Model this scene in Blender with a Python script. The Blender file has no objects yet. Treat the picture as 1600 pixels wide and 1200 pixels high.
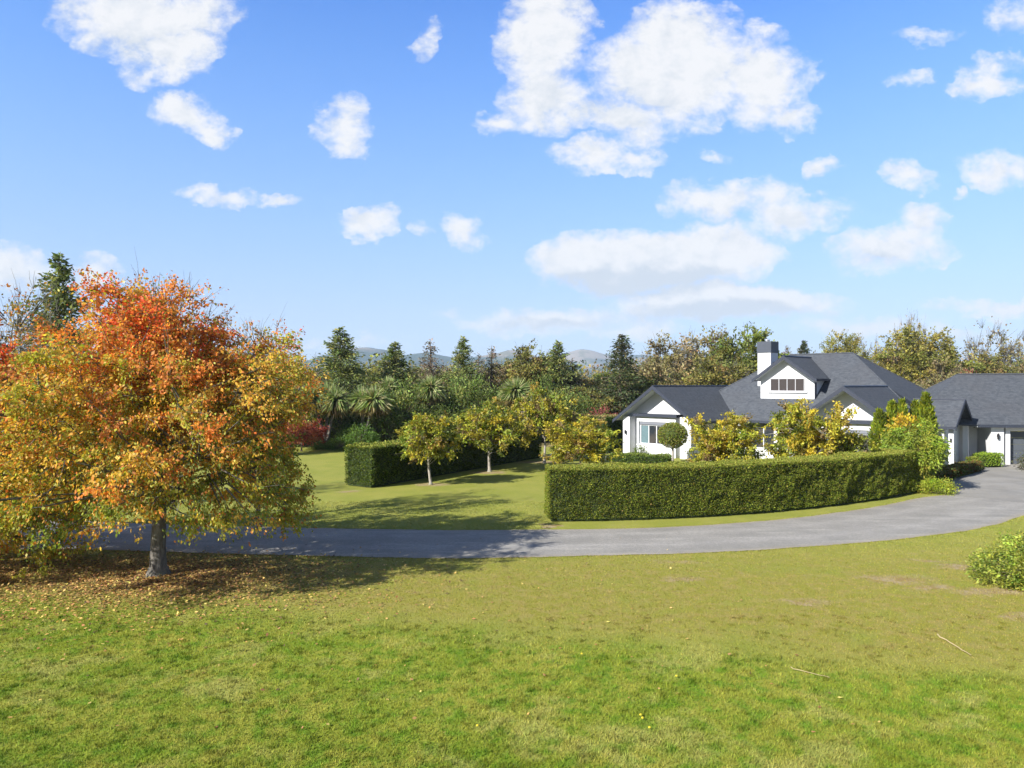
import bpy, math, random
import numpy as np
from mathutils import Vector, Matrix, noise as mnoise

# ------------------------------------------------------------------ camera, sky, sun, exposure
SC = bpy.context.scene
COL = SC.collection
H, F = 5.5, 1100.0          # eye height (m); focal length in pixels of a 1600 px wide picture
cam_d = bpy.data.cameras.new("camera"); cam = bpy.data.objects.new("camera", cam_d); COL.objects.link(cam)
cam_d.sensor_width = 36; cam_d.lens = 36 * F / 1600; cam_d.clip_start = .1; cam_d.clip_end = 30000
cam.location = (0, 0, H); cam.rotation_euler = (math.radians(90), 0, 0)
SC.camera = cam
SC.view_settings.view_transform = 'Standard'; SC.view_settings.look = 'None'
SC.view_settings.exposure = 1.2; SC.view_settings.gamma = 1
SUN_EL = 33.0
SD = Vector((.79, .60, 0)).normalized() * math.cos(math.radians(SUN_EL)); SD.z = -math.sin(math.radians(SUN_EL))
sun_d = bpy.data.lights.new("sun", 'SUN'); sun = bpy.data.objects.new("sun", sun_d); COL.objects.link(sun)
sun_d.energy = 4.6; sun_d.angle = math.radians(.53); sun_d.color = (1, .955, .88)
sun.rotation_euler = SD.to_track_quat('-Z', 'Y').to_euler(); sun.location = (-30, -20, 30)


class NT:                    # small helper for node graphs
    def __init__(s, t): s.t = t; s.n = t.nodes; s.l = t.links
    def new(s, typ, **kw):
        n = s.n.new(typ)
        for k, v in kw.items(): setattr(n, k, v)
        return n
    def put(s, sock, v):
        if hasattr(v, 'is_output') or isinstance(v, bpy.types.NodeSocket): s.l.new(v, sock)
        elif v is not None: sock.default_value = v
    def math(s, op, a, b=None, c=None, clamp=False):
        n = s.new('ShaderNodeMath', operation=op, use_clamp=clamp)
        s.put(n.inputs[0], a); s.put(n.inputs[1], b)
        if c is not None: s.put(n.inputs[2], c)
        return n.outputs[0]
    def vm(s, op, a, b=None, c=None):
        n = s.new('ShaderNodeVectorMath', operation=op)
        s.put(n.inputs[0], a)
        if b is not None: s.put(n.inputs[1], b)
        if c is not None: s.put(n.inputs[2], c)
        return n.outputs['Value'] if op in ('LENGTH', 'DOT_PRODUCT', 'DISTANCE') else n.outputs[0]
    def mix(s, f, a, b, bt='MIX'):
        n = s.new('ShaderNodeMix', data_type='RGBA', blend_type=bt)
        s.put(n.inputs[0], f); s.put(n.inputs[6], rgba(a)); s.put(n.inputs[7], rgba(b))
        return n.outputs[2]
    def noise(s, vec, scale, detail=3, rough=.55, dist=0, color=False):
        n = s.new('ShaderNodeTexNoise'); s.put(n.inputs['Vector'], vec)
        n.inputs['Scale'].default_value = scale; n.inputs['Detail'].default_value = detail
        n.inputs['Roughness'].default_value = rough; n.inputs['Distortion'].default_value = dist
        return n.outputs['Color'] if color else n.outputs['Fac']
    def ramp(s, v, a, b, lo=0., hi=1., smooth=True):
        n = s.new('ShaderNodeMapRange', interpolation_type='SMOOTHSTEP' if smooth else 'LINEAR')
        s.put(n.inputs[0], v); n.inputs[1].default_value = a; n.inputs[2].default_value = b
        n.inputs[3].default_value = lo; n.inputs[4].default_value = hi
        return n.outputs[0]
    def sep(s, v):
        n = s.new('ShaderNodeSeparateXYZ'); s.put(n.inputs[0], v); return n.outputs
    def comb(s, x, y, z=0.):
        n = s.new('ShaderNodeCombineXYZ'); s.put(n.inputs[0], x); s.put(n.inputs[1], y); s.put(n.inputs[2], z); return n.outputs[0]
    def blobs(s, p, lst):    # max over soft ellipses (cx, cy, rx, ry, weight)
        acc = None
        for cx, cy, rx, ry, w in lst:
            q = s.vm('MULTIPLY_ADD', p, (1/rx, 1/ry, 0), (-cx/rx, -cy/ry, 0))
            v = s.math('MULTIPLY_ADD', s.vm('LENGTH', q), -w, w)
            acc = v if acc is None else s.math('SMOOTH_MAX', acc, v, .12)
        return s.math('MAXIMUM', acc, 0.)


def rgba(c):
    return (*c, 1.) if isinstance(c, tuple) and len(c) == 3 else c


world = bpy.data.worlds.new("World"); SC.world = world; world.use_nodes = True
w = NT(world.node_tree); w.n.clear()
SKY_ROT = math.atan2(-.79, -.60)
sky = w.new('ShaderNodeTexSky', sky_type='NISHITA'); sky.sun_disc = False
sky.sun_elevation = math.radians(SUN_EL); sky.sun_rotation = SKY_ROT
sky.air_density = 1.0; sky.dust_density = .6; sky.ozone_density = 2.2; sky.altitude = 50
tc = w.new('ShaderNodeTexCoord')
d = w.vm('NORMALIZE', tc.outputs['Generated'])
dx, dy, dz = w.sep(d)
dyc = w.math('MAXIMUM', dy, .05)
u_ = w.math('DIVIDE', dx, dyc); v_ = w.math('DIVIDE', dz, dyc)
pp = w.comb(w.math('MULTIPLY_ADD', u_, 11., 8.), w.math('MULTIPLY_ADD', v_, -11., 6.), 0.)   # heading / height of the cloud field
strq = w.vm('MULTIPLY', pp, (.75, 1., 1.))
wn = w.noise(strq, .9, 2, .5, color=True)
wn2 = w.noise(strq, 3.2, 4, .62, color=True)
pw = w.vm('ADD', w.vm('ADD', pp, w.vm('MULTIPLY', w.vm('SUBTRACT', wn, (.5, .5, .5)), (1.0, .7, 0))),
          w.vm('MULTIPLY', w.vm('SUBTRACT', wn2, (.5, .5, .5)), (.6, .5, 0)))
CL = [(220, 25, 150, 62, 1.2), (265, 75, 75, 55, 1.1), (225, 110, 45, 28, .6), (300, 185, 62, 30, .95), (270, 170, 32, 26, .8), (335, 210, 32, 24, .8),
      (537, 190, 44, 46, .8), (545, 225, 30, 24, .6), (667, 52, 24, 36, .5), (312, 300, 30, 12, .5), (360, 308, 45, 15, .65), (432, 318, 38, 15, .7),
      (583, 347, 40, 24, .9), (722, 355, 32, 26, .95), (655, 355, 22, 12, .4), (20, 410, 60, 34, .9), (140, 428, 50, 32, .8),
      (855, 55, 70, 90, 1.2), (850, 155, 66, 60, 1.0), (788, 195, 42, 22, .7), (1050, 120, 125, 84, 1.3), (1060, 55, 95, 62, 1.2), (1180, 125, 95, 70, 1.1),
      (1248, 185, 45, 28, .9), (970, 180, 120, 30, .8), (1205, 48, 40, 18, .5), (1000, 215, 45, 40, .5), (930, 245, 62, 30, .95), (1000, 252, 60, 24, .7),
      (1115, 236, 24, 15, .45), (1282, 270, 28, 18, .7), (1408, 278, 44, 32, .85), (1545, 268, 58, 34, .85), (1490, 304, 16, 9, .5),
      (1545, 135, 62, 26, .8), (1560, 105, 40, 26, .7), (1425, 118, 40, 12, .45), (1120, 312, 85, 34, .85), (1240, 338, 92, 30, .8), (1200, 310, 60, 30, .7),
      (1400, 388, 98, 32, .9), (1435, 355, 50, 34, .8), (1010, 405, 190, 50, 1.9), (1130, 388, 110, 38, 1.4), (900, 405, 85, 38, 1.3),
      (1130, 472, 185, 32, 1.7), (1010, 460, 90, 16, .6), (860, 502, 170, 24, .9), (990, 516, 80, 16, .7), (1350, 512, 120, 22, .8), (1570, 488, 130, 14, .7),
      (1470, 525, 140, 12, .5), (1590, 25, 60, 40, .5), (1445, 55, 60, 15, .3), (520, 535, 120, 10, .35)]
fld = w.blobs(pw, [(a/100, b/100, c/88, e/86, g) for a, b, c, e, g in CL])
fb = w.noise(strq, 2.3, 6, .66, .2)
fb2 = w.noise(strq, 7.0, 4, .6)
fbs = w.noise(w.vm('ADD', strq, (-.10, -.14, 0)), 2.3, 6, .66, .2)      # the same billows a little nearer the sun
dens = w.math('ADD', w.math('MULTIPLY_ADD', fb, 1.5, -.76), w.math('ADD', fld, w.math('MULTIPLY_ADD', fb2, .6, -.32)))
msk = w.ramp(dens, -.20, .66)
gate = w.ramp(fld, .01, .12)
msk = w.math('MULTIPLY', w.math('MULTIPLY', msk, gate), w.ramp(dy, .08, .3))
GREY = [(1000, 436, 200, 34, 1.6), (1120, 490, 200, 22, 1.4), (860, 508, 160, 11, .8), (960, 170, 110, 50, .45), (860, 170, 60, 45, .35), (200, 70, 90, 35, .45), (60, 430, 120, 16, .4), (1380, 402, 80, 14, .5), (1180, 335, 140, 18, .3)]
gr = w.blobs(pw, [(a/100, b/100, c/100, e/100, g) for a, b, c, e, g in GREY])
gr = w.math('ADD', w.math('MULTIPLY', gr, 1.25), w.math('ADD', w.math('MULTIPLY_ADD', fb, 1.1, -.46), w.math('MULTIPLY', w.math('SUBTRACT', fbs, fb), 2.6)), clamp=True)
ccol = w.mix(gr, (5.6, 5.6, 5.65), (3.95, 4.3, 4.75))
skyc = w.mix(1., sky.outputs[0], (.70, .93, 1.38), 'MULTIPLY')
el = w.ramp(dz, 0., .5)
skyc = w.mix(w.ramp(dz, -.02, .50, .70, .0, False), skyc, (3.1, 4.75, 5.8))
skyc = w.mix(1., skyc, w.mix(w.ramp(dz, .10, .48, smooth=False), (1.07, .91, .93), (.78, 1.08, 1.23)), 'MULTIPLY')
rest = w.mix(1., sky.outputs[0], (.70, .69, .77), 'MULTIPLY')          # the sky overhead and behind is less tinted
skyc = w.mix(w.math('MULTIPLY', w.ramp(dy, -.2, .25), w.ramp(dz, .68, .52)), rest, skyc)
bg = w.new('ShaderNodeBackground'); bg.inputs[1].default_value = .075
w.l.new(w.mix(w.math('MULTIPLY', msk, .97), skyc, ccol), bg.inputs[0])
w.l.new(bg.outputs[0], w.new('ShaderNodeOutputWorld').inputs[0])

SC.cycles.max_bounces = 6; SC.cycles.diffuse_bounces = 3; SC.cycles.glossy_bounces = 2
SC.cycles.transmission_bounces = 4; SC.cycles.transparent_max_bounces = 6; SC.cycles.volume_bounces = 0
SC.cycles.use_denoising = True
SC.cycles.use_adaptive_sampling = True; SC.cycles.adaptive_threshold = .02

# ------------------------------------------------------------------ helpers
def at(px, py, z=0.):                       # a point of height z seen at this place of the 1600x1200 picture
    D = (H - z) * F / (py - 600.)
    return Vector(((px - 800.) / F * D, D, z))
def atD(px, D, z=0.): return Vector(((px - 800.) / F * D, D, z))
def zat(py, D): return H + (600. - py) * D / F

def tag(o, label=None, cat=None, group=None, kind=None):
    if label: o['label'] = label
    if cat: o['category'] = cat
    if group: o['group'] = group
    if kind: o['kind'] = kind
    return o

def empty(name, loc=(0, 0, 0), rz=0., label=None, cat=None, group=None):
    o = bpy.data.objects.new(name, None); COL.objects.link(o)
    o.location = loc; o.rotation_euler = (0, 0, rz); o.empty_display_size = .3
    return tag(o, label, cat, group)

class MB:
    def __init__(s): s.V = []; s.F = []; s.n = 0; s.C = []
    def add(s, V, Fc, col=None):
        V = np.asarray(V, float).reshape(-1, 3); Fc = np.asarray(Fc, int)
        s.V.append(V); s.F.append(Fc + s.n); s.n += len(V)
        s.C.append(np.tile((.5, .5, .5), (len(V), 1)) if col is None else np.asarray(col, float) * np.ones((len(V), 1)))
        return s
    def box(s, x0, x1, y0, y1, z0, z1):
        V = [(x, y, z) for z in (z0, z1) for x, y in ((x0, y0), (x1, y0), (x1, y1), (x0, y1))]
        return s.add(V, [(3, 2, 1, 0), (4, 5, 6, 7), (0, 1, 5, 4), (1, 2, 6, 5), (2, 3, 7, 6), (3, 0, 4, 7)])
    def poly(s, P): return s.add(P, [tuple(range(len(P)))])
    def slab(s, P, t, dirv=(0, 0, -1)):      # thick plate from a planar polygon
        P = np.asarray(P, float); n = len(P); Q = P + np.asarray(dirv, float) * t
        s.add(np.vstack([P, Q]), [tuple(range(n))])
        s.F.append(np.array([[n + i for i in range(n - 1, -1, -1)]]) + s.n - 2 * n)
        s.F.append(np.array([(i, n + i, n + (i + 1) % n, (i + 1) % n) for i in range(n)]) + s.n - 2 * n)
        return s
    def tube(s, P, R, k=6, cap=False):
        P = np.asarray(P, float); n = len(P); R = np.ones(n) * R
        T = np.gradient(P, axis=0); T /= np.linalg.norm(T, axis=1)[:, None] + 1e-9
        ref = np.array((0, 0, 1.)) if abs(T[0][2]) < .8 else np.array((1., 0, 0))
        A = np.cross(T, ref); A /= np.linalg.norm(A, axis=1)[:, None] + 1e-9; B = np.cross(T, A)
        th = np.arange(k) * 2 * math.pi / k
        V = P[:, None] + R[:, None, None] * (A[:, None] * np.cos(th)[None, :, None] + B[:, None] * np.sin(th)[None, :, None])
        i = np.arange(n - 1)[:, None] * k + np.arange(k)[None]; j = np.arange(n - 1)[:, None] * k + (np.arange(k)[None] + 1) % k
        s.add(V.reshape(-1, 3), np.stack([i, j, j + k, i + k], -1).reshape(-1, 4))
        if cap:
            s.F.append(np.array([list(range(k))[::-1]]) + s.n - n * k); s.F.append(np.array([list(range(k))]) + s.n - k)
        return s
    def lathe(s, prof, c=(0, 0), k=14):      # (radius, z) profile
        prof = np.asarray(prof, float); n = len(prof); th = np.arange(k) * 2 * math.pi / k
        V = np.stack([c[0] + prof[:, None, 0] * np.cos(th), c[1] + prof[:, None, 0] * np.sin(th), np.repeat(prof[:, 1:2], k, 1)], -1)
        i = np.arange(n - 1)[:, None] * k + np.arange(k)[None]; j = np.arange(n - 1)[:, None] * k + (np.arange(k)[None] + 1) % k
        return s.add(V.reshape(-1, 3), np.stack([i, j, j + k, i + k], -1).reshape(-1, 4))
    def mesh(s, name, m, smooth=False):
        me = bpy.data.meshes.new(name)
        V = np.vstack(s.V); me.vertices.add(len(V)); me.vertices.foreach_set('co', V.ravel())
        tot = np.concatenate([np.full(len(f), f.shape[1]) for f in s.F]); li = np.concatenate([f.ravel() for f in s.F])
        me.loops.add(len(li)); me.loops.foreach_set('vertex_index', li.astype(np.int32))
        me.polygons.add(len(tot)); st = np.concatenate([[0], np.cumsum(tot)[:-1]])
        me.polygons.foreach_set('loop_start', st.astype(np.int32)); me.polygons.foreach_set('loop_total', tot.astype(np.int32))
        me.polygons.foreach_set('use_smooth', np.full(len(tot), bool(smooth)))
        C = np.vstack(s.C); at_ = me.color_attributes.new('tint', 'FLOAT_COLOR', 'POINT')
        at_.data.foreach_set('color', np.hstack([C, np.ones((len(C), 1))]).astype(np.float32).ravel())
        me.update(calc_edges=True)
        me.materials.append(m)
        return me
    def build(s, name, m, parent=None, smooth=False):
        o = bpy.data.objects.new(name, s.mesh(name, m, smooth)); COL.objects.link(o)
        if parent: o.parent = parent
        return o

def rot_mb(mb, a, org=(0, 0), inv=None):
    for i, V in enumerate(mb.V):
        x, y = V[:, 0].copy(), V[:, 1].copy()
        V[:, 0] = org[0] + x * math.cos(a) - y * math.sin(a); V[:, 1] = org[1] + x * math.sin(a) + y * math.cos(a)
    return mb

def copy_tree(o, parent=None):
    c = o.copy(); COL.objects.link(c); c.parent = parent
    for ch in list(o.children): copy_tree(ch, c)
    return c

def mat(name, rough=.7, spec=.3):
    m = bpy.data.materials.new(name); m.use_nodes = True
    t = NT(m.node_tree); b = m.node_tree.nodes['Principled BSDF']
    b.inputs['Roughness'].default_value = rough; b.inputs['Specular IOR Level'].default_value = spec
    return m, t, b

def bump(t, b, h, strength=.4, dist=.02):
    n = t.new('ShaderNodeBump'); n.inputs['Strength'].default_value = strength; n.inputs['Distance'].default_value = dist
    t.put(n.inputs['Height'], h); t.l.new(n.outputs[0], b.inputs['Normal'])

def m_plain(name, c, rough=.6, var=.12, scale=3., spec=.3, bumps=0., metal=0.):
    m, t, b = mat(name, rough, spec)
    co = t.new('ShaderNodeTexCoord').outputs['Object']
    f = t.noise(co, scale, 4)
    t.l.new(t.mix(f, tuple(x * (1 - var) for x in c), tuple(min(1, x * (1 + var)) for x in c)), b.inputs['Base Color'])
    b.inputs['Metallic'].default_value = metal
    if bumps: bump(t, b, t.noise(co, scale * 20, 3), bumps, .01)
    return m

def m_leaf(name, trans=.35, rough=.5, gain=(1, 1, 1), spec=.25):
    m, t, b = mat(name, rough, spec)
    a = t.new('ShaderNodeAttribute', attribute_name='tint').outputs['Color']
    a = t.mix(1., a, gain, 'MULTIPLY')
    t.l.new(a, b.inputs['Base Color'])
    tr = t.new('ShaderNodeBsdfTranslucent'); t.l.new(t.mix(1., a, (1.15, 1.2, .7), 'MULTIPLY'), tr.inputs[0])
    mx = t.new('ShaderNodeMixShader'); mx.inputs[0].default_value = trans
    t.l.new(b.outputs[0], mx.inputs[1]); t.l.new(tr.outputs[0], mx.inputs[2])
    t.l.new(mx.outputs[0], t.n['Material Output'].inputs[0])
    return m

def m_bark(name, c):
    m, t, b = mat(name, .9, .1)
    co = t.new('ShaderNodeTexCoord').outputs['Object']
    s = t.vm('MULTIPLY', co, (1, 1, .22)); f = t.noise(s, 14, 5, .7, .4); g = t.noise(co, 2, 2)
    col = t.mix(t.ramp(f, .3, .7), tuple(x * .5 for x in c), tuple(x * 1.35 for x in c))
    t.l.new(t.mix(t.ramp(g, .45, .7, 0, .5), col, (c[0] * .8, c[1] * .95, c[2] * .7)), b.inputs['Base Color'])
    bump(t, b, f, .9, .03)
    return m
# ------------------------------------------------------------------ the setting
def grass_colour(t, pos, blade=False):
    x, y, z = t.sep(pos)
    p2 = t.comb(x, y, 0.)
    n1 = t.noise(p2, .16, 3, .6); n2 = t.noise(p2, .55, 4, .62); n3 = t.noise(p2, 2.6, 4, .65); n4 = t.noise(p2, 11., 3, .7)
    e = t.math('ADD', t.math('MULTIPLY_ADD', x, .23, y), t.math('MULTIPLY', t.math('SUBTRACT', n1, .5), 4.))
    near = t.ramp(e, 16.6, 14.2)                                   # lush strip in front
    dry = t.math('MULTIPLY', t.ramp(e, 14.8, 17.5), t.ramp(y, 27., 19.))
    c = t.mix(t.ramp(n2, .35, .68), (.225, .242, .042), (.28, .275, .060))      # mown lawn
    lush = t.mix(t.ramp(n2, .36, .62), (.185, .232, .022), (.270, .275, .042))
    lush = t.mix(t.ramp(n3, .42, .66, 0, .9), lush, (.110, .205, .014))
    pale = t.noise(t.vm('ADD', p2, (31., 7., 0)), .42, 5, .7)
    lush = t.mix(t.ramp(pale, .50, .62, 0, .7), lush, (.325, .315, .085))
    c = t.mix(near, c, lush)
    dr = t.mix(t.ramp(n3, .4, .65), (.240, .228, .040), (.285, .235, .070))
    c = t.mix(t.math('MULTIPLY', dry, t.ramp(n2, .25, .52)), c, dr)
    # worn, bare patches and the soil rings round the trunks
    spots = [(at(*a).x, at(*a).y, r1, r2, k) for a, r1, r2, k in SPOTS]
    pw_ = t.vm('ADD', p2, t.vm('MULTIPLY', t.vm('SUBTRACT', t.noise(p2, 1.6, 3, .6, color=True), (.5, .5, .5)), (1.6, 1.0, 0)))
    sp = t.blobs(pw_, spots)
    bare = t.ramp(t.math('ADD', sp, t.math('MULTIPLY_ADD', n4, .7, -.35)), .12, .5)
    fl = t.math('MULTIPLY', t.ramp(t.noise(t.vm('MULTIPLY', p2, (.6, 1, 1)), 1.3, 5, .75), .60, .72, 0, .75), t.ramp(e, 15.5, 18.))
    fl = t.math('MULTIPLY', fl, t.ramp(x, -4., 1.5))
    bare = t.math('MAXIMUM', bare, fl)
    lit = t.blobs(p2, [(-10.5, 20.3, 8.5, 3.6, 1.3), (-18., 20.3, 8., 4.2, 1.4)])
    c = t.mix(t.math('MULTIPLY', t.ramp(t.math('ADD', lit, t.math('MULTIPLY_ADD', n3, .9, -.45)), .1, 1.1), .55), c, (.32, .22, .09))
    c = t.mix(t.math('MULTIPLY', bare, .30 if blade else .85), c, t.mix(t.ramp(n3, .35, .65), (.28, .175, .09), (.36, .28, .19)))
    return c, n2, n3, n4, bare

SPOTS = [((248, 905), 1.5, 1.0, 1.1), ((673, 757), 1.3, .9, 1.0), ((765, 738), 1.6, 1.2, 1.0), ((1400, 905), 1.9, .7, .62), ((1455, 918), 1.2, .5, .62),
         ((1500, 885), .9, .8, .75), ((1560, 925), 1.6, .45, .8), ((1585, 965), 1.2, .6, .5), ((1450, 876), 1.2, .4, .5), ((858, 822), .7, .6, .9),
         ((548, 768), 1.0, .8, .6), ((845, 722), 3.0, 1.2, .8), ((1075, 905), 1.2, .5, .5), ((1260, 940), 1.1, .5, .5), ((1060, 878), 1.6, .5, .4),
         ((-70, 880), 1.6, 1.2, .8)]

m, t, b = mat('lawn', .9, .15); lawn_m = m
pos = t.new('ShaderNodeNewGeometry').outputs['Position']
c, n2, n3, n4, bare = grass_colour(t, pos)
x, y, z = t.sep(pos)
n5 = t.noise(t.comb(x, y), 38., 3, .8)
c = t.mix(t.ramp(n5, .36, .58, .40, .0), c, (.12, .140, .012))
c = t.mix(t.ramp(n4, .40, .30, 0, .4), c, (.11, .155, .028))
stripe = t.math('SINE', t.math('MULTIPLY', t.math('ADD', y, t.math('MULTIPLY', x, .25)), 2.6))     # mowing passes on the far lawn
c = t.mix(t.math('MULTIPLY', t.ramp(stripe, -.5, .8, 0, .16), t.ramp(y, 27., 31.)), c, (.21, .235, .05))
t.l.new(c, b.inputs['Base Color']); bump(t, b, t.math('ADD', n5, t.math('MULTIPLY', n4, 1.5)), .45, .03)

m, t, b = mat('field', .95, .1); field_m = m
pos = t.new('ShaderNodeNewGeometry').outputs['Position']
f = t.noise(t.vm('MULTIPLY', pos, (1, 1, 0)), .012, 5, .6)
t.l.new(t.mix(t.ramp(f, .35, .65), (.15, .17, .05), (.27, .20, .10)), b.inputs['Base Color'])

g = MB(); g.poly([(-9000, -400, -.03), (9000, -400, -.03), (9000, 9000, -.03), (-9000, 9000, -.03)])
tag(g.build('ground', field_m), kind='structure')
lw = MB(); lw.poly([(-75, 2, 0), (75, 2, 0), (75, 61.5, 0), (-75, 61.5, 0)])
tag(lw.build('lawn', lawn_m), kind='structure')

# driveway: sealed chip, edges follow the picture
NEAR = [(-420, 832), (-250, 845), (-100, 854), (0, 858), (150, 860), (300, 864), (440, 868), (560, 871), (700, 873), (860, 871), (1000, 867), (1100, 864), (1200, 859.5), (1300, 852), (1400, 843.5), (1500, 832), (1560, 819), (1600, 806), (1660, 790), (1800, 778)]
FAR = [(-420, 800), (-250, 804), (-100, 807), (0, 809), (150, 815), (300, 821), (440, 824), (560, 827), (700, 828.5), (860, 828), (1000, 825.5), (1100, 821.5), (1200, 813.5), (1275, 806), (1350, 795), (1400, 786), (1440, 777.5), (1478, 773)]
def smooth_line(L, n):
    P = np.array([at(*q)[:2] for q in L]); s = np.r_[0, np.cumsum(np.linalg.norm(np.diff(P, axis=0), axis=1))]
    q = np.linspace(0, s[-1], n)
    X = np.interp(q, s, P[:, 0]); Y = np.interp(q, s, P[:, 1])
    k = 7; ker = np.ones(k) / k
    for A in (X, Y):
        B = np.convolve(np.pad(A, k // 2, 'edge'), ker, 'valid'); A[3:-3] = B[3:-3]
    return np.stack([X, Y], 1)
rg = np.random.default_rng(5)
NP_, FP_ = smooth_line(NEAR, 420), smooth_line(FAR, 420)
for A, sg in ((NP_, 1), (FP_, -1)):
    j = rg.normal(0, .028, len(A)); A[:, 1] += np.convolve(j, [.3, .4, .3], 'same') + .05 * np.sin(np.arange(len(A)) * .13) * .6
m, t, b = mat('chip_seal', .85, .25); road_m = m
pos = t.new('ShaderNodeNewGeometry').outputs['Position']
f1 = t.noise(pos, .5, 4, .6); f2 = t.noise(pos, 60., 2, .8); f3 = t.noise(pos, 2.2, 4, .7); f4 = t.noise(t.vm('MULTIPLY', pos, (.25, 1.6, 0)), .9, 4, .6)
c = t.mix(t.ramp(f1, .35, .65), (.240, .226, .198), (.298, .280, .248))
c = t.mix(t.ramp(f2, .35, .62, .5, 0), c, (.12, .125, .13)); c = t.mix(t.ramp(f2, .56, .68, 0, .6), c, (.45, .44, .42))
c = t.mix(t.ramp(f4, .5, .62, 0, .5), c, (.36, .345, .31)); c = t.mix(t.ramp(f1, .5, .35, 0, .3), c, (.20, .195, .18)); c = t.mix(t.ramp(f3, .64, .74, 0, .5), c, (.33, .29, .23))
wear = t.new('ShaderNodeAttribute', attribute_name='tint').outputs['Color']; wt, we, _w = t.sep(wear)     # wheel tracks and gritty margins
f5 = t.noise(pos, 9., 4, .75); f6 = t.noise(pos, 1.4, 3, .6)
c = t.mix(t.math('MULTIPLY', wt, t.ramp(f6, .3, .6, .15, .55)), c, (.34, .325, .30))
c = t.mix(t.ramp(f5, .38, .56, .45, 0), c, (.17, .165, .155)); c = t.mix(t.ramp(f5, .60, .72, 0, .5), c, (.40, .38, .34))
c = t.mix(t.math('MULTIPLY', we, t.ramp(f5, .35, .6, .1, .8)), c, (.30, .25, .17))
t.l.new(c, b.inputs['Base Color']); bump(t, b, f2, .5, .01)
rd = MB(); K_ = 33; V = []; CC_ = []
for k in range(K_):
    f_ = k / (K_ - 1); V.append(np.c_[NP_ * (1 - f_) + FP_ * f_, np.full(420, .012)])
    tr_ = math.exp(-((f_ - .30) / .07) ** 2) + math.exp(-((f_ - .70) / .07) ** 2); ed_ = max(0, 1 - min(f_, 1 - f_) / .08)
    CC_.append(np.tile((min(1, tr_), ed_, 0), (420, 1)))
rd.add(np.vstack(V), [(k * 420 + i, k * 420 + i + 1, (k + 1) * 420 + i + 1, (k + 1) * 420 + i) for k in range(K_ - 1) for i in range(419)], np.vstack(CC_))
# skirt so that the seal has an edge
tag(rd.build('driveway', road_m), kind='structure')
m, t, b = mat('concrete', .8, .25); conc_m = m
pos = t.new('ShaderNodeNewGeometry').outputs['Position']
f1 = t.noise(pos, .35, 4, .6); f2 = t.noise(pos, 40., 2, .8); f3 = t.noise(t.vm('MULTIPLY', pos, (.3, 1, 1)), 1.1, 4, .7)
c = t.mix(t.ramp(f1, .35, .65), (.215, .205, .185), (.285, .270, .24)); c = t.mix(t.ramp(f3, .5, .68, 0, .6), c, (.31, .305, .29)); c = t.mix(t.ramp(f2, .4, .6, .3, 0), c, (.12, .12, .12))
t.l.new(c, b.inputs['Base Color'])
ap = MB(); E = [(1462, 752), (1480, 744), (1500, 738), (1522, 731), (1545, 726), (1558, 722.5), (1700, 719), (2050, 722), (1900, 768), (1700, 786), (1600, 786), (1540, 779), (1484, 773), (1478, 760)]
ap.poly([(at(*q).x, at(*q).y, .018) for q in E]); tag(ap.build('courtyard', conc_m), kind='structure')

# hills on the skyline
m, t, b = mat('hill_grass', .95, .05); hill_m = m
pos = t.new('ShaderNodeNewGeometry').outputs['Position']
f = t.noise(pos, .0021, 5, .6); f2 = t.noise(pos, .011, 3, .7)
c = t.mix(t.ramp(f, .44, .54), (.21, .175, .14), (.015, .04, .03)); c = t.mix(t.ramp(f2, .5, .62, 0, .6), c, (.05, .07, .035))
t.l.new(c, b.inputs['Base Color'])
def hills(D, pts, depth, seed):
    X = np.linspace(-60, 1960, 240); Y = np.interp(X, [p[0] for p in pts], [p[1] for p in pts])
    mb = MB(); rows = 26; V = []
    for r in range(rows):
        f_ = r / (rows - 1); k = math.sin(f_ * math.pi) if r < rows else 0
        k = (f_ / .55) ** 1.15 if f_ < .55 else ((1 - f_) / .45) ** 1.2
        for X_, y_ in zip(X, Y):
            dd = D - depth * .55 + depth * f_
            hz = (600 - y_) * D / F + H
            wx = (X_ - 800) / F * D
            nz = mnoise.fractal(Vector((wx / 420, dd / 420, seed)), 1., 2., 6)
            V.append((wx, dd, max(-5, hz * k * (1 + .10 * nz * (1.2 - k)) + 26 * nz * (1 - k) * min(1, k * 4) - 2)))
    n = len(X)
    mb.add(V, [(r * n + i, r * n + i + 1, (r + 1) * n + i + 1, (r + 1) * n + i) for r in range(rows - 1) for i in range(n - 1)])
    return mb
SK1 = [(-60, 575), (300, 572), (440, 566), (490, 560), (520, 548), (545, 542), (572, 539), (600, 543), (625, 553), (650, 550), (668, 548), (690, 553), (720, 558), (750, 554), (780, 549), (797, 544), (820, 548), (845, 558), (870, 572), (960, 580), (1200, 578), (1960, 580)]
SK2 = [(-60, 590), (700, 588), (830, 574), (870, 556), (890, 548), (908, 543), (925, 545), (945, 551), (975, 553), (1000, 552), (1040, 556), (1090, 559), (1150, 560), (1300, 566), (1500, 570), (1960, 574)]
tag(hills(3300, SK1, 1500, 3.3).build('hills', hill_m, smooth=True), kind='structure')
tag(hills(4300, SK2, 1500, 8.1).build('hills', hill_m, smooth=True), kind='structure')

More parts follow.
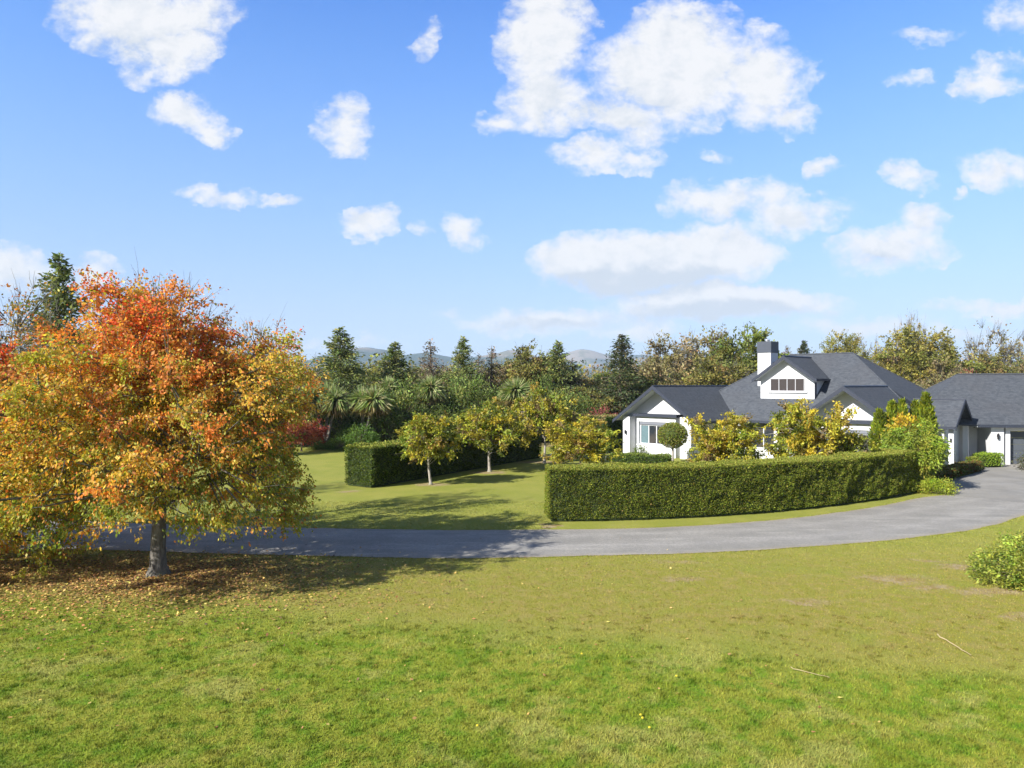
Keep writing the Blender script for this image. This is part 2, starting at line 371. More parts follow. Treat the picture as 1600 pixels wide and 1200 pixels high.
# ------------------------------------------------------------------ house (local x runs along the front, y goes back)
m, t, b = mat('white_weatherboard', .55, .3); white_m = m
co = t.new('ShaderNodeTexCoord').outputs['Object']; f = t.noise(co, 1.2, 4, .6)
t.l.new(t.mix(t.ramp(f, .3, .7), (.56, .57, .59), (.62, .63, .645)), b.inputs['Base Color'])
bump(t, b, t.noise(co, 60, 2), .08, .01)
m, t, b = mat('roof_shingle', .85, .2); roof_m = m
co = t.new('ShaderNodeTexCoord').outputs['Object']
x, y, z = t.sep(co)
row = t.math('FRACT', t.math('MULTIPLY', z, 9.)); f1 = t.noise(t.vm('MULTIPLY', co, (3.2, 3.2, 9.)), 1.3, 3, .8); f2 = t.noise(co, .45, 3, .5)
tab = t.noise(t.vm('MULTIPLY', t.vm('FLOOR', t.vm('MULTIPLY', co, (5., 5., 9.))), (1.7, 2.3, 3.1)), 3.7, 0)
c = t.mix(t.ramp(tab, .3, .7), (.047, .054, .066), (.070, .079, .092)); c = t.mix(t.ramp(f1, .4, .65, 0, .5), c, (.095, .103, .118))
c = t.mix(t.ramp(f2, .4, .7, 0, .35), c, (.066, .068, .076)); c = t.mix(t.ramp(row, .0, .22, .55, 0), c, (.03, .032, .04))
t.l.new(c, b.inputs['Base Color']); bump(t, b, row, .25, .02)
dark_m = m_plain('charcoal_trim', (.032, .038, .055), .45, .1)
frame_m = m_plain('window_frame_paint', (.55, .57, .60), .4, .05)
dframe_m = m_plain('dormer_frame_paint', (.36, .36, .38), .4, .05)
m, t, b = mat('window_glass', .06, .6); glass_m = m
co = t.new('ShaderNodeTexCoord').outputs['Object']
t.l.new(t.mix(t.ramp(t.noise(co, 1.1, 2), .4, .6), (.025, .030, .036), (.06, .055, .05)), b.inputs['Base Color'])
curtain_m = m_plain('teal_curtain', (.10, .16, .18), .7, .15)
blind_m = m_plain('brown_blind', (.035, .028, .027), .6, .12)
shade_m = m_plain('awning_cloth', (.16, .17, .20), .7, .1)
soffit_m = m_plain('soffit_board', (.60, .62, .62), .6, .05)
gdoor_m = m_plain('garage_door_paint', (.075, .085, .10), .4, .08)
lamp_m = m_plain('black_metal', (.02, .02, .024), .4)

CX, CY, A45 = 17.3, 54.6, math.radians(-45)
house = empty('house', (CX, CY, 0), A45, 'white single storey country house with dark shingled gables, one dormer and a square chimney', 'house')
T = .72; ZE = 2.75
def rz(run): return ZE + T * run

wall = MB()
wall.box(-5.4, 12.8, .6, 13.8, 0, 2.74)
def window(x0, x1, z0, z1, y, n, panes=None, fm=None, hframe=.05, sill=True, parent=house, orient=None, fw=.07):
    """frame proud of the wall, panes set back behind it; the wall plane is at local y"""
    fr = MB(); fm = fm or frame_m
    xs = np.linspace(x0, x1, n + 1)
    fr.box(x0 - fw, x1 + fw, y - .06, y + .02, z1, z1 + fw); fr.box(x0 - fw, x1 + fw, y - .06, y + .02, z0 - fw, z0)
    for i, q in enumerate(xs):
        a, c_ = (q - fw, q) if i == 0 else ((q, q + fw) if i == n else (q - fw / 2, q + fw / 2))
        fr.box(a, c_, y - .058, y + .018, z0, z1)
    if orient: orient(fr)
    f = fr.build('window', fm, parent)
    for i in range(n):
        a = xs[i] + (0 if i == 0 else fw / 2); c_ = xs[i + 1] - (0 if i == n - 1 else fw / 2)
        pn = MB(); pn.box(a, c_, y - .015, y - .004, z0, z1)
        if orient: orient(pn)
        pn.build('pane', panes[i] if panes else glass_m, f)
    if sill:
        s_ = MB(); s_.box(x0 - .25, x1 + .25, y - .14, y + .01, z0 - fw - .1, z0 - fw - .003)
        if orient: orient(s_)
        s_.build('sill', white_m, f)
    return f

def gable_roof(name, sc, hw, v0, v1, ze, parent=house, t_=.10, axis='y', back=None):
    """two plates meeting at a ridge along local y; bargeboards on the front end"""
    zr = ze + T * hw
    r = MB()
    for sg in (-1, 1):
        vb = v1 if back is None else v1 - back
        P = [(sc + sg * hw, v0, ze), (sc, v0, zr), (sc, v1, zr), (sc + sg * hw, vb, ze)]
        r.slab(P if sg < 0 else P[::-1], t_)
    o = r.build(name, roof_m, parent)
    cap = MB(); cap.tube([(sc, v0 - .02, zr + .0), (sc, v1, zr + .0)], .075, 6, True); cap.build('ridge_cap', dark_m, o)
    for sg in (-1, 1):
        bb = MB(); e = 1 + .12 / hw
        P = [(sc + sg * hw * e, v0 - .045, ze - T * .12 + .03), (sc, v0 - .045, zr + .045), (sc, v0 - .045, zr - .26), (sc + sg * hw * e, v0 - .045, ze - T * .12 - .22)]
        bb.slab(P, .045, (0, 1, 0)); bb.build('bargeboard', dark_m, o)
        if v1 - v0 > 3:
            gt = MB(); xg = sc + sg * (hw + .055); gt.box(xg - .055, xg + .055, v0, (v1 if back is None else v1 - back) - .02, ze - .17, ze - .02); gt.build('gutter', dark_m, o)
    sf = MB()
    for sg in (-1, 1):
        P = [(sc + sg * (hw - .05), v0 + .01, ze - .13 + T * .05), (sc, v0 + .01, zr - .13), (sc, v0 + 1.4, zr - .13), (sc + sg * (hw - .05), v0 + 1.4, ze - .13 + T * .05)]
        sf.slab(P, .02)
    sf.build('soffit', soffit_m, o)
    return o

# hipped main roof
mr = MB()
s0, s1, d = -6.0, 13.4, 7.2
A, B, C_, D_ = (s0, 0, ZE), (s1, 0, ZE), (s1, 2 * d, ZE), (s0, 2 * d, ZE); R0, R1 = (s0 + d, d, rz(d)), (s1 - d, d, rz(d))
for P in ([A, B, R1, R0], [B, C_, R1], [C_, D_, R0, R1], [D_, A, R0]): mr.slab(P, .10)
mro = mr.build('roof', roof_m, house)
rc = MB(); rc.tube([R0, R1], .08, 6, True)
for P, Q in ((A, R0), (B, R1), (C_, R1), (D_, R0)): rc.tube([P, Q], .06, 6)
rc.build('ridge_cap', roof_m, mro)
fa = MB(); fa.box(s0, 6.1, -.11, -.002, ZE - .2, ZE - .01); fa.box(s1 + .002, s1 + .11, -.1, 2 * d, ZE - .2, ZE - .01); fa.build('gutter', dark_m, mro)
so = MB(); so.box(-5.5, 13.3, .02, .6, ZE - .16, ZE - .13); so.build('soffit', soffit_m, mro)

# front gable wings with piers and a box bay
def wing(sc, v0, extra_back, wallb):
    hw = 3.6; wv = v0 + 1.2
    gable_roof('roof', sc, hw, v0, extra_back, ZE, back=None)
    wl = MB()
    x0, x1 = sc - 3.0, sc + 3.0
    wl.box(x0, x1, wv, wallb, 0, 2.62)
    zt = ZE + T * hw - .16
    wl.slab([(x0 - .12, wv, 2.63), (x1 + .12, wv, 2.63), (x1 + .12, wv, ZE + T * .48 - .16), (sc, wv, zt), (x0 - .12, wv, ZE + T * .48 - .16)][::1], .2, (0, 1, 0))
    wl.box(x0 - .02, x0 + .62, wv - .8, wv - .003, 0, 2.60 + .35); wl.box(x1 - .9, x1 + .02, wv - .8, wv - .003, 0, 2.60 + .45)
    wl.build('wall', white_m, house)
    by = MB(); b0, b1 = sc - 1.72, sc + 1.72
    by.box(b0, b1, wv - .78, wv - .002, 0, .80); by.box(b0, b0 + .16, wv - .78, wv - .002, .803, 3.0); by.box(b1 - .16, b1, wv - .78, wv - .002, .803, 3.0)
    by.box(b0 + .163, b1 - .163, wv - .78, wv - .002, 2.62, 3.0); by.box(b0 + .163, b1 - .163, wv - .60, wv - .002, .803, 2.617)
    bo = by.build('bay', white_m, house)
    fc = MB(); fc.box(b0 - .2, b1 + .2, wv - 1.0, wv - .004, 3.003, 3.22); fc.build('bay_roof', dark_m, bo)
    f = window(b0 + .32, b1 - .32, .98, 2.32, wv - .612, 4, [curtain_m, glass_m, glass_m, glass_m], parent=house)
    aw = MB(); aw.box(b0 + .25, b1 - .25, wv - .74, wv - .66, 2.40, 2.60); aw.tube([(b0 + .25, wv - .70, 2.42), (b1 - .25, wv - .70, 2.42)], .05, 6, True); aw.build('roller_blind', shade_m, f)
    st = MB(); st.box(b0 - .05, b1 + .05, wv - .84, wv - .782, .78, .86); st.build('sill', white_m, f)
wing(-3.6, -5.9, 7.8, 8.0)
wing(9.8, -4.8, 3.6, .7)
def wall_lamp(x, y, z, ang=0., world_=None):
    l = MB(); l.box(x - .05, x + .05, y - .05, y, z - .04, z + .1); l.lathe([(0, z - .16), (.06, z - .15), (.075, z + .1), (.03, z + .17), (0, z + .19)], (x, y - .12), 8)
    l.build('wall_lamp', lamp_m, house)
wall_lamp(-6.3, -5.52, 1.75)

# dormer
dz_ = MB(); dz_.box(1.0, 5.2, 2.25, 7.0, 3.9, 5.86)
zt = ZE + 3.18 + 1.72
dz_.slab([(1.0, 2.252, 5.862), (5.2, 2.252, 5.862), (5.2, 2.252, 6.07), (3.1, 2.252, 7.50), (1.0, 2.252, 6.07)], .2, (0, 1, 0))
dz_.build('dormer_wall', white_m, house)
gable_roof('dormer_roof', 3.1, 2.4, 1.6, 7.0, 5.90)
window(1.86, 4.42, 5.0, 5.88, 2.25, 4, [blind_m] * 4, fm=dframe_m, fw=.06)
tr = MB(); tr.box(5.203, 5.26, 2.22, 2.5, 4.2, 5.85); tr.build('corner_trim', dark_m, house)

# chimney
ch = MB(); ch.box(.1, 1.2, 3.6, 4.9, 4.8, 8.02); cho = ch.build('chimney', white_m, house)
cc = MB(); cc.box(.06, 1.24, 3.56, 4.94, 8.022, 8.92); cc.build('chimney_cap', m_plain('slate_cladding', (.055, .065, .085), .5, .15), cho)
cf = MB(); cf.lathe([(0, 8.9), (.16, 8.91), (.16, 9.03), (.22, 9.04), (.2, 9.1), (0, 9.13)], (.65, 4.2), 10); cf.build('flue_cowl', m_plain('steel', (.4, .42, .45), .35, metal=.6), cho)

# windows and door of the recessed front wall
window(1.2, 2.9, .5, 2.15, .6, 2, [glass_m, glass_m]); window(3.6, 5.4, .1, 2.15, .6, 2, [glass_m, glass_m], sill=False)
for xx in (3.25, .25):
    p_ = MB(); p_.box(xx - .17, xx + .17, .05, .38, 0, 2.58); p_.build('post', white_m, house)
tw = MB(); tw.box(1.4, 6.2, -1.6, -1.3, 0, .85); tw.build('terrace_wall', white_m, house)

# porch gable turned towards the drive
pr = MB(); pv, ph, ps = 3.9, 2.35, 14.5
zr_ = ZE + T * ph
for sg in (-1, 1):
    P = [(ps, pv + sg * ph, ZE), (ps, pv, zr_), (11.4, pv, zr_), (11.4 if sg < 0 else 11.4, pv + sg * ph, ZE)]
    pr.slab(P if sg > 0 else P[::-1], .10)
po = pr.build('porch_roof', roof_m, house)
rc = MB(); rc.tube([(11.4, pv, zr_), (ps + .02, pv, zr_)], .07, 6, True); rc.build('ridge_cap', dark_m, po)
for sg in (-1, 1):
    bb = MB(); P = [(ps + .002, pv + sg * (ph + .08), ZE - .06 + .04), (ps + .002, pv, zr_ + .05), (ps + .002, pv, zr_ - .27), (ps + .002, pv + sg * (ph + .08), ZE - .06 - .22)]
    bb.slab(P, .05, (1, 0, 0)); bb.build('bargeboard', dark_m, po)
gt = MB(); gt.box(13.52, ps - .02, pv - ph - .11, pv - ph - .004, ZE - .19, ZE - .02); gt.build('gutter', dark_m, po)
pw_m = MB(); pw_m.box(12.8, 13.75, pv - 2.0, pv + 2.0, 0, 2.6)
pw_m.slab([(13.7, pv - 2.0, 2.602), (13.7, pv + 2.0, 2.602), (13.7, pv + 2.0, ZE + T * .35 - .14), (13.7, pv, zr_ - .14), (13.7, pv - 2.0, ZE + T * .35 - .14)], .15, (1, 0, 0))
pw_m.build('porch_wall', white_m, house)
for yy in (pv - 1.85, pv + 1.85):
    p_ = MB(); p_.box(14.0, 14.3, yy - .15, yy + .15, 0, 2.62); p_.build('post', white_m, house)

# garage wing: its own heading, butted to the house
GO, GA = (31.7, 48.0), math.radians(-12)
def to_house(mb):
    rot_mb(mb, GA, GO)
    for V in mb.V:
        x, y = V[:, 0] - CX, V[:, 1] - CY; a = -A45
        V[:, 0] = x * math.cos(a) - y * math.sin(a); V[:, 1] = x * math.sin(a) + y * math.cos(a)
    return mb
def gb(name, m_, parent=house, *boxes):
    q = MB()
    for bx_ in boxes: q.box(*bx_)
    return to_house(q).build(name, m_, parent)
gr_ = MB(); g0, g1, gd = -4.2, 11., 4.82
A, B, C_, D_ = (g0, 0, ZE), (g1, 0, ZE), (g1, 2 * gd, ZE), (g0, 2 * gd, ZE); R0, R1 = (g0 + gd, gd, rz(gd)), (g1 - gd, gd, rz(gd))
for P in ([A, B, R1, R0], [B, C_, R1], [C_, D_, R0, R1], [D_, A, R0]): gr_.slab(P, .10)
go = to_house(gr_).build('garage_roof', roof_m, house)
q = MB(); q.tube([R0, R1], .08, 6, True)
for P, Q in ((B, R1), (C_, R1), (D_, R0)): q.tube([P, Q], .06, 6)
to_house(q).build('ridge_cap', roof_m, go)
gb('gutter', dark_m, go, (.05, g1, -.11, -.003, ZE - .2, ZE - .01))
gb('soffit', soffit_m, go, (.0, g1, .03, 2.2, ZE - .2, ZE - .14))
gb('garage_wall', white_m, house, (-1.6, .95, 2.3, 2.5, 0, 2.54), (.98, 1.76, .28, 2.5, 0, 2.54), (1.92, 2.2, .42, 2.5, 0, 2.54), (2.203, 7.4, .8, 1.0, 2.28, 2.54), (7.403, 8.1, .42, 2.5, 0, 2.54), (1.76, 1.92, .6, 2.5, 0, 2.54))
gb('downpipe', m_plain('grey_pipe', (.3, .31, .34), .4), house, (1.80, 1.88, .48, .56, 0.02, 2.54))
gdo = gb('garage_door', gdoor_m, house, *[(2.21, 7.39, .86, .92, .02 + k * .45, .02 + k * .45 + .435) for k in range(5)])
gb('door_handle', lamp_m, gdo, (4.7, 4.95, .83, .858, .9, .94))
gb('window', glass_m, house, (-1.2, -.55, 2.27, 2.298, .2, 2.1))
for (x_, y_, z_) in ((1.37, .277, 1.95), (.2, 2.297, 1.95)):
    q = MB(); q.box(x_ - .05, x_ + .05, y_ - .04, y_, z_ - .05, z_ + .1); q.lathe([(0, z_ - .2), (.07, z_ - .19), (.08, z_ + .12), (0, z_ + .22)], (x_, y_ - .11), 8); to_house(q).build('wall_lamp', lamp_m, house)
# lamp on the porch corner
q = MB(); q.box(14.1, 14.2, pv - 2.07, pv - 2.0, 1.7, 1.95); q.build('wall_lamp', lamp_m, house)
# ------------------------------------------------------------------ plants
def unit(v): return v / (np.linalg.norm(v, axis=-1, keepdims=True) + 1e-9)

def leaf_quads(mb, P, L, rg, col, asp=.6, dirs=None, droop=0., jit=.35):
    """one four-cornered leaf at each point of P"""
    P = np.asarray(P, float); n = len(P)
    d = rg.normal(size=(n, 3)) if dirs is None else dirs + rg.normal(size=(n, 3)) * .45
    d[:, 2] -= droop; d = unit(d); s = unit(np.cross(d, rg.normal(size=(n, 3))))
    l = (L * np.exp(rg.normal(0, jit * .6, n)))[:, None]; wv = l * asp * .5
    V = np.stack([P, P + d * l * .45 + s * wv, P + d * l, P + d * l * .45 - s * wv], 1).reshape(-1, 3)
    i = np.arange(n)[:, None] * 4 + np.arange(4)[None]
    c = np.repeat(np.asarray(col, float).reshape(-1, 3) * np.ones((n, 1)), 4, 0)
    mb.add(V, i, c)

def jitcol(c, n, rg, a=.18, hue=.06):
    c = np.asarray(c, float).reshape(-1, 3) * np.ones((n, 1))
    return np.clip(c * np.exp(rg.normal(0, a, (n, 1))) * np.exp(rg.normal(0, hue, (n, 3))), .004, .85)

def pick(pal, n, rg, wts=None):
    pal = np.asarray(pal, float); k = rg.choice(len(pal), n, p=None if wts is None else np.asarray(wts) / np.sum(wts))
    return pal[k]

def limb(mb, a, b_, r0, r1, rg, bend=.12, k=5, n=5, up=.0):
    a, b_ = np.asarray(a, float), np.asarray(b_, float); q = np.linspace(0, 1, n)[:, None]
    L = np.linalg.norm(b_ - a); off = rg.normal(0, bend * L, 3); off[2] = abs(off[2]) * .3 + up * L
    P = a + (b_ - a) * q + off * (q * (1 - q) * 2.2)
    mb.tube(P, r0 + (r1 - r0) * q[:, 0], k)
    return P

def crown_pts(n, rg, rx, rz, zc, shell=2.2, lobes=.18, seed=0, low=-.8, cone=0.):
    out = []
    while len(out) < n:
        v = rg.normal(size=3); v /= np.linalg.norm(v)
        if v[2] < low: continue
        r = rg.random() ** (1 / shell) * (1 + lobes * 1.6 * mnoise.noise(Vector(v * 1.9) + Vector((seed, 0, 0))) + lobes * mnoise.noise(Vector(v * 4.5) + Vector((0, seed, 0))))
        kx = 1 - cone * max(0, v[2] * r)
        if cone and v[2] < 0: kx = min(1.45, (1 - v[2] ** 2 + .02) ** -.32)
        out.append((v[0] * r * rx * kx, v[1] * r * rx * kx, zc + v[2] * r * rz))
    return np.array(out)

def broadleaf(name, h, rx, zlow, leafn, leafL, pal, m_leaf_, m_bark_, seed, nclus=120, sig=.42, trunk_r=.16, fork=.28, colfn=None, shell=2.2, lobes=.18, asp=.6,
              twigs=0, droop=.25, twig_r=.012, trunk_h=None, wts=None, cj=.22, lowc=-.8, stems=1, cone=0., tuft=9, twiggeo=False, skirt=0):
    rg = np.random.default_rng(seed)
    zc = zlow + (h - zlow) * .48; rz_ = (h - zlow) * .5
    C = crown_pts(nclus, rg, rx, rz_, zc, shell, lobes, seed * 1.7, lowc, cone)
    if skirt:
        k_ = np.arange(skirt); a_ = k_ * 2.4; rr_ = rx * (.25 + .65 * np.sqrt((k_ + .5) / skirt))
        C[:skirt] = np.c_[np.cos(a_) * rr_, np.sin(a_) * rr_, zlow + .65 + rg.uniform(-.2, .8, skirt) - .012 * rr_ ** 2]
    t = empty(name); tb = MB()
    if skirt:
        for k_ in range(7):
            a_ = k_ * .9 + rg.random() * .4; l_ = rg.uniform(.26, .40); c_, s_ = math.cos(a_), math.sin(a_)
            tb.tube([(c_ * trunk_r * .5, s_ * trunk_r * .6, .4), (c_ * trunk_r * 1.05, s_ * trunk_r * 1.05, .16), (c_ * l_ * .75, s_ * l_ * .75, .05), (c_ * l_ * 1.3, s_ * l_ * 1.3, -.04)], [.07, .075, .05, .02], 6)
    zf = (trunk_h or zlow + (h - zlow) * .12)
    top = np.array((rg.normal(0, .03 * h), rg.normal(0, .03 * h), h * .80))
    for s_ in range(stems):
        base = np.array((rg.normal(0, .12) * (stems > 1), rg.normal(0, .12) * (stems > 1), 0.))
        q = np.array([0, .04, .12, .3, .55, .8, 1.])[:, None]
        tip = top + (rg.normal(0, rx * .25, 3) * (stems > 1))
        P = base + (tip - base) * q + np.c_[np.sin(q * 7 + seed) * .02 * h * q, np.cos(q * 5) * .02 * h * q, q * 0]
        R = trunk_r * np.array([1.75, 1.15, 1., .86, .55, .3, .08]) * (1 if stems == 1 else .7)
        tb.tube(P, R, 9)
        if s_ == 0: TP = P
    ends = []
    nl = min(len(C), 24)
    for c in C[rg.permutation(len(C))[:nl]]:
        f = np.clip((c[2] - zlow) / (h - zlow) * .75, .0, .9); zs = zf + (h * .75 - zf) * f * .8
        k = np.interp(zs, TP[:, 2], np.arange(len(TP))); i = int(min(k, len(TP) - 2)); s = TP[i] + (TP[i + 1] - TP[i]) * (k - i)
        LP = limb(tb, s, s + (c - s) * .72, trunk_r * (.27 - .18 * f), .010, rg, .16, 5, 7, .05); ends.append(LP)
    EP = np.vstack([e[2:] for e in ends])
    for c in C:                              # a lighter branch from the nearest limb to each leaf clump
        j = np.argmin(((EP - c) ** 2).sum(1) + (EP[:, 2] > c[2] + .3) * .3)
        s_0 = c + (EP[j] - c) * min(1., 1.1 / (np.linalg.norm(EP[j] - c) + 1e-6))
        limb(tb, s_0, c, .022 * h / 6, .006, rg, .08, 3, 3)
    for _ in range(twigs):
        c = C[rg.integers(len(C))]; o = unit(c - np.array((0, 0, zc - rz_ * .7))); e = c + (o + rg.normal(0, .35, 3)) * sig * rg.uniform(1., 2.6)
        limb(tb, c, e, twig_r, twig_r * .35, rg, .1, 3, 3)
    cr = MB(); per = rg.multinomial(leafn, rg.dirichlet(np.full(nclus, 6.)))
    O = np.clip(rg.normal(0, 1, (nclus, tuft, 3)), -1.7, 1.7) * sig * 1.25 * np.array((1, 1, .8)) + unit(C - np.array((0, 0, zc)))[:, None] * sig * .35
    ci = np.repeat(np.arange(nclus), per); ti = rg.integers(0, tuft, leafn); q_ = rg.random((leafn, 1)) ** .6
    P = C[ci] + O[ci, ti] * q_ + rg.normal(0, 1, (leafn, 3)) * sig * .20
    if twiggeo:
        for i in range(nclus):
            for k in range(0, tuft, 2): tb.tube([C[i], C[i] + O[i, k] * .5 + (0, 0, .03), C[i] + O[i, k]], [.007, .005, .003], 3)
    if colfn is None:
        cc = np.repeat(jitcol(pick(pal, nclus, rg, wts), nclus, rg, cj * .7, .05), per, 0); col = jitcol(cc, leafn, rg, .2)
    else: col = colfn(P, C, per, rg)
    o_ = unit(P - np.array((0, 0, zc)))
    leaf_quads(cr, P, leafL, rg, col, asp, dirs=o_ * .5, droop=droop)
    tb.build('trunk', m_bark_, t, smooth=True)
    cr.build('crown', m_leaf_, t)
    return t

def place(proto, used, x, y, label, cat='tree', group=None, rz_=0., s=1., sz=None, z=0.):
    o = copy_tree(proto) if used else proto
    o.location = (x, y, z); o.rotation_euler = (0, 0, rz_); o.scale = (s, s, sz or s)
    for k in ('label', 'category', 'group'):
        if k in o: del o[k]
    return tag(o, label, cat, group)

leaf_m = m_leaf('foliage', .34); autumn_m = m_leaf('autumn_foliage', .46, gain=(1.5, 1.45, 1.25)); dull_m = m_leaf('matt_foliage', .25, .7, spec=.12)
bark_grey = m_bark('grey_bark', (.155, .145, .13)); bark_pale = m_bark('pale_bark', (.34, .31, .27)); bark_brown = m_bark('brown_bark', (.15, .115, .085))

# ---- the two big autumn trees
def autumn_cols(red, orange):
    def fn(P, C, per, rg):
        nc = len(C); K = np.empty((nc, 3))
        GREEN = (.15, .19, .035); LIME = (.28, .27, .045); YEL = (.44, .29, .055); ORG = (.50, .19, .045); RED = (.46, .085, .035); RUST = (.36, .14, .045); OLV = (.27, .21, .045)
        for i, c in enumerate(C):
            r = math.hypot(c[0], c[1]) / 4.6
            q = 1.22 * (c[2] - 1.2) / 7.4 - .07 + orange + .45 * mnoise.noise(Vector(c) * .42 + Vector((red * 9, 0, 0))) + .10 * (r - .6) + rg.normal(0, .085)
            if q < .36: K[i] = pick([GREEN, LIME, LIME, YEL], 1, rg)[0]
            elif q < .54: K[i] = pick([LIME, YEL, YEL, OLV, ORG], 1, rg)[0]
            elif q < .70: K[i] = pick([YEL, YEL, ORG, OLV, RUST, LIME], 1, rg)[0]
            elif q < .86: K[i] = pick([ORG, ORG, RUST, YEL], 1, rg)[0]
            else: K[i] = pick([RED, RED, ORG, RUST], 1, rg)[0]
        k = np.repeat(K, per, 0); n = len(k)
        mixm = rg.random(n) < .30
        k[mixm] = pick([YEL, ORG, RUST, LIME, GREEN], int(mixm.sum()), rg)
        return jitcol(k, n, rg, .20, .07)
    return fn
bigtree = broadleaf('autumn_tree', 8.3, 4.5, 1.45, 165000, .088, None, autumn_m, bark_grey, 11, nclus=800, sig=.31, trunk_r=.205, colfn=autumn_cols(.3, -.05), shell=2.2, lobes=.26, twigs=420, droop=.55, lowc=-.86, trunk_h=1.7, cone=.42, twiggeo=True, skirt=56)
place(bigtree, False, -10.15, 20.2, 'large red and orange autumn tree with a bare grey trunk on the front lawn', group='autumn trees beside the drive', rz_=.4)
left = broadleaf('autumn_tree', 7.75, 4.6, .2, 150000, .09, None, autumn_m, bark_grey, 23, nclus=640, sig=.31, trunk_r=.22, colfn=autumn_cols(1.7, .15), shell=2.2, lobes=.24, twigs=240, droop=.55, lowc=-.9, trunk_h=1.6, cone=.3, twiggeo=True, skirt=60)
place(left, False, -17.3, 21.3, 'orange autumn tree cut off by the left edge of the picture', group='autumn trees beside the drive', rz_=1.1)

# ---- nearly bare upright trees showing behind them
RUSTY = [(.30, .12, .03), (.22, .14, .04), (.34, .20, .04), (.14, .12, .04)]
def twiggy(h, rx, seed, leafn, nclus=90, pal=RUSTY, zlow=None, tw=380, L=.12, r=.011, name='bare_tree', sig=.35):
    return broadleaf(name, h, rx, h * .2 if zlow is None else zlow, leafn, L, pal, autumn_m, bark_grey, seed, nclus=nclus, sig=sig, trunk_r=.10 * h / 8, shell=1.6, lobes=.25, twigs=tw, twig_r=r, droop=.2)
tw1 = twiggy(10.2, 2.2, 31, 3200, nclus=170, tw=900, sig=.3); place(tw1, False, -20.6, 29.5, 'almost bare upright tree left of the tall dark conifer at the far left', group='bare trees behind the autumn trees')
place(tw1, True, -13.2, 26.5, 'almost bare twiggy treetop poking out above the big autumn tree on its left', group='bare trees behind the autumn trees', rz_=2., s=.8, sz=.99)
place(tw1, True, -9.6, 26.6, 'thinly leaved twiggy tree poking out at the right shoulder of the big autumn tree', group='bare trees behind the autumn trees', rz_=4., s=.7, sz=.82)
rt = broadleaf('red_leaved_tree', 3.4, 2.0, .5, 7000, .15, [(.26, .06, .045), (.30, .10, .06), (.20, .045, .04), (.28, .14, .07)], autumn_m, bark_brown, 37, nclus=110, sig=.3, trunk_r=.07, lobes=.3)
place(rt, False, -17.2, 57.5, 'small dark red leaved tree at the right edge of the big autumn tree', group=None, s=.85)

# ---- magnolias with yellow-green leaves
MAG = [(.32, .30, .035), (.43, .36, .038), (.23, .26, .032), (.16, .19, .03), (.31, .23, .045), (.22, .16, .07)]
def magnolia(h, rx, zlow, seed, n=11000, tr=.075, lob=.25, wts=(4, 3, 3, 2, 1.5, 1), nclus=170, L=.155, th=None):
    return broadleaf('magnolia_tree', h, rx, zlow, n, L, MAG, leaf_m, bark_pale, seed, nclus=nclus, sig=.20, trunk_r=tr, shell=2.0, lobes=lob, asp=.5, twigs=60, twig_r=.008, droop=.2, wts=wts, cj=.35, trunk_h=th)
mg1 = magnolia(4.0, 1.45, 1.15, 41, th=.75); mg2 = magnolia(4.15, 2.15, 1.35, 42, 17000, .09, nclus=230, th=.85); mg3 = magnolia(4.5, 1.95, .35, 43, 20000, .08, .38, (3, 5, 2, 1, 2, 1), nclus=230)
MG = 'yellowing magnolias along the hedges'
p = at(673, 757); place(mg1, False, p.x, p.y, 'small yellow-green magnolia with a thin pale trunk, nearest the cut end of the left hedge', group=MG)
p = at(765, 737); place(mg2, False, p.x, p.y, 'flat topped yellow-green magnolia with a forked pale trunk, second one along the left hedge', group=MG)
place(mg2, True, 2.25, 49.0, 'taller olive-yellow magnolia standing behind the others at the far end of the left hedge', group=MG, rz_=2.2, s=.98, sz=1.2)
place(mg3, True, 4.15, 42.5, 'rounded yellow magnolia just left of the topiary ball, foot hidden by a hedge', group=MG, rz_=1.3, s=.95, sz=.80)
place(mg3, False, 11.3, 37.2, 'bright yellow magnolia behind the front hedge, right of the topiary ball', group=MG, s=.86, sz=.90, rz_=.5)
place(mg3, True, 15.0, 35.8, 'tall straggly yellow magnolia behind the front hedge below the dormer', group=MG, rz_=3.6, s=.90, sz=1.06)
place(mg1, True, 16.7, 35.6, 'thin pale magnolia branches in front of the right bay window', group=MG, rz_=1., s=.75, sz=.80)

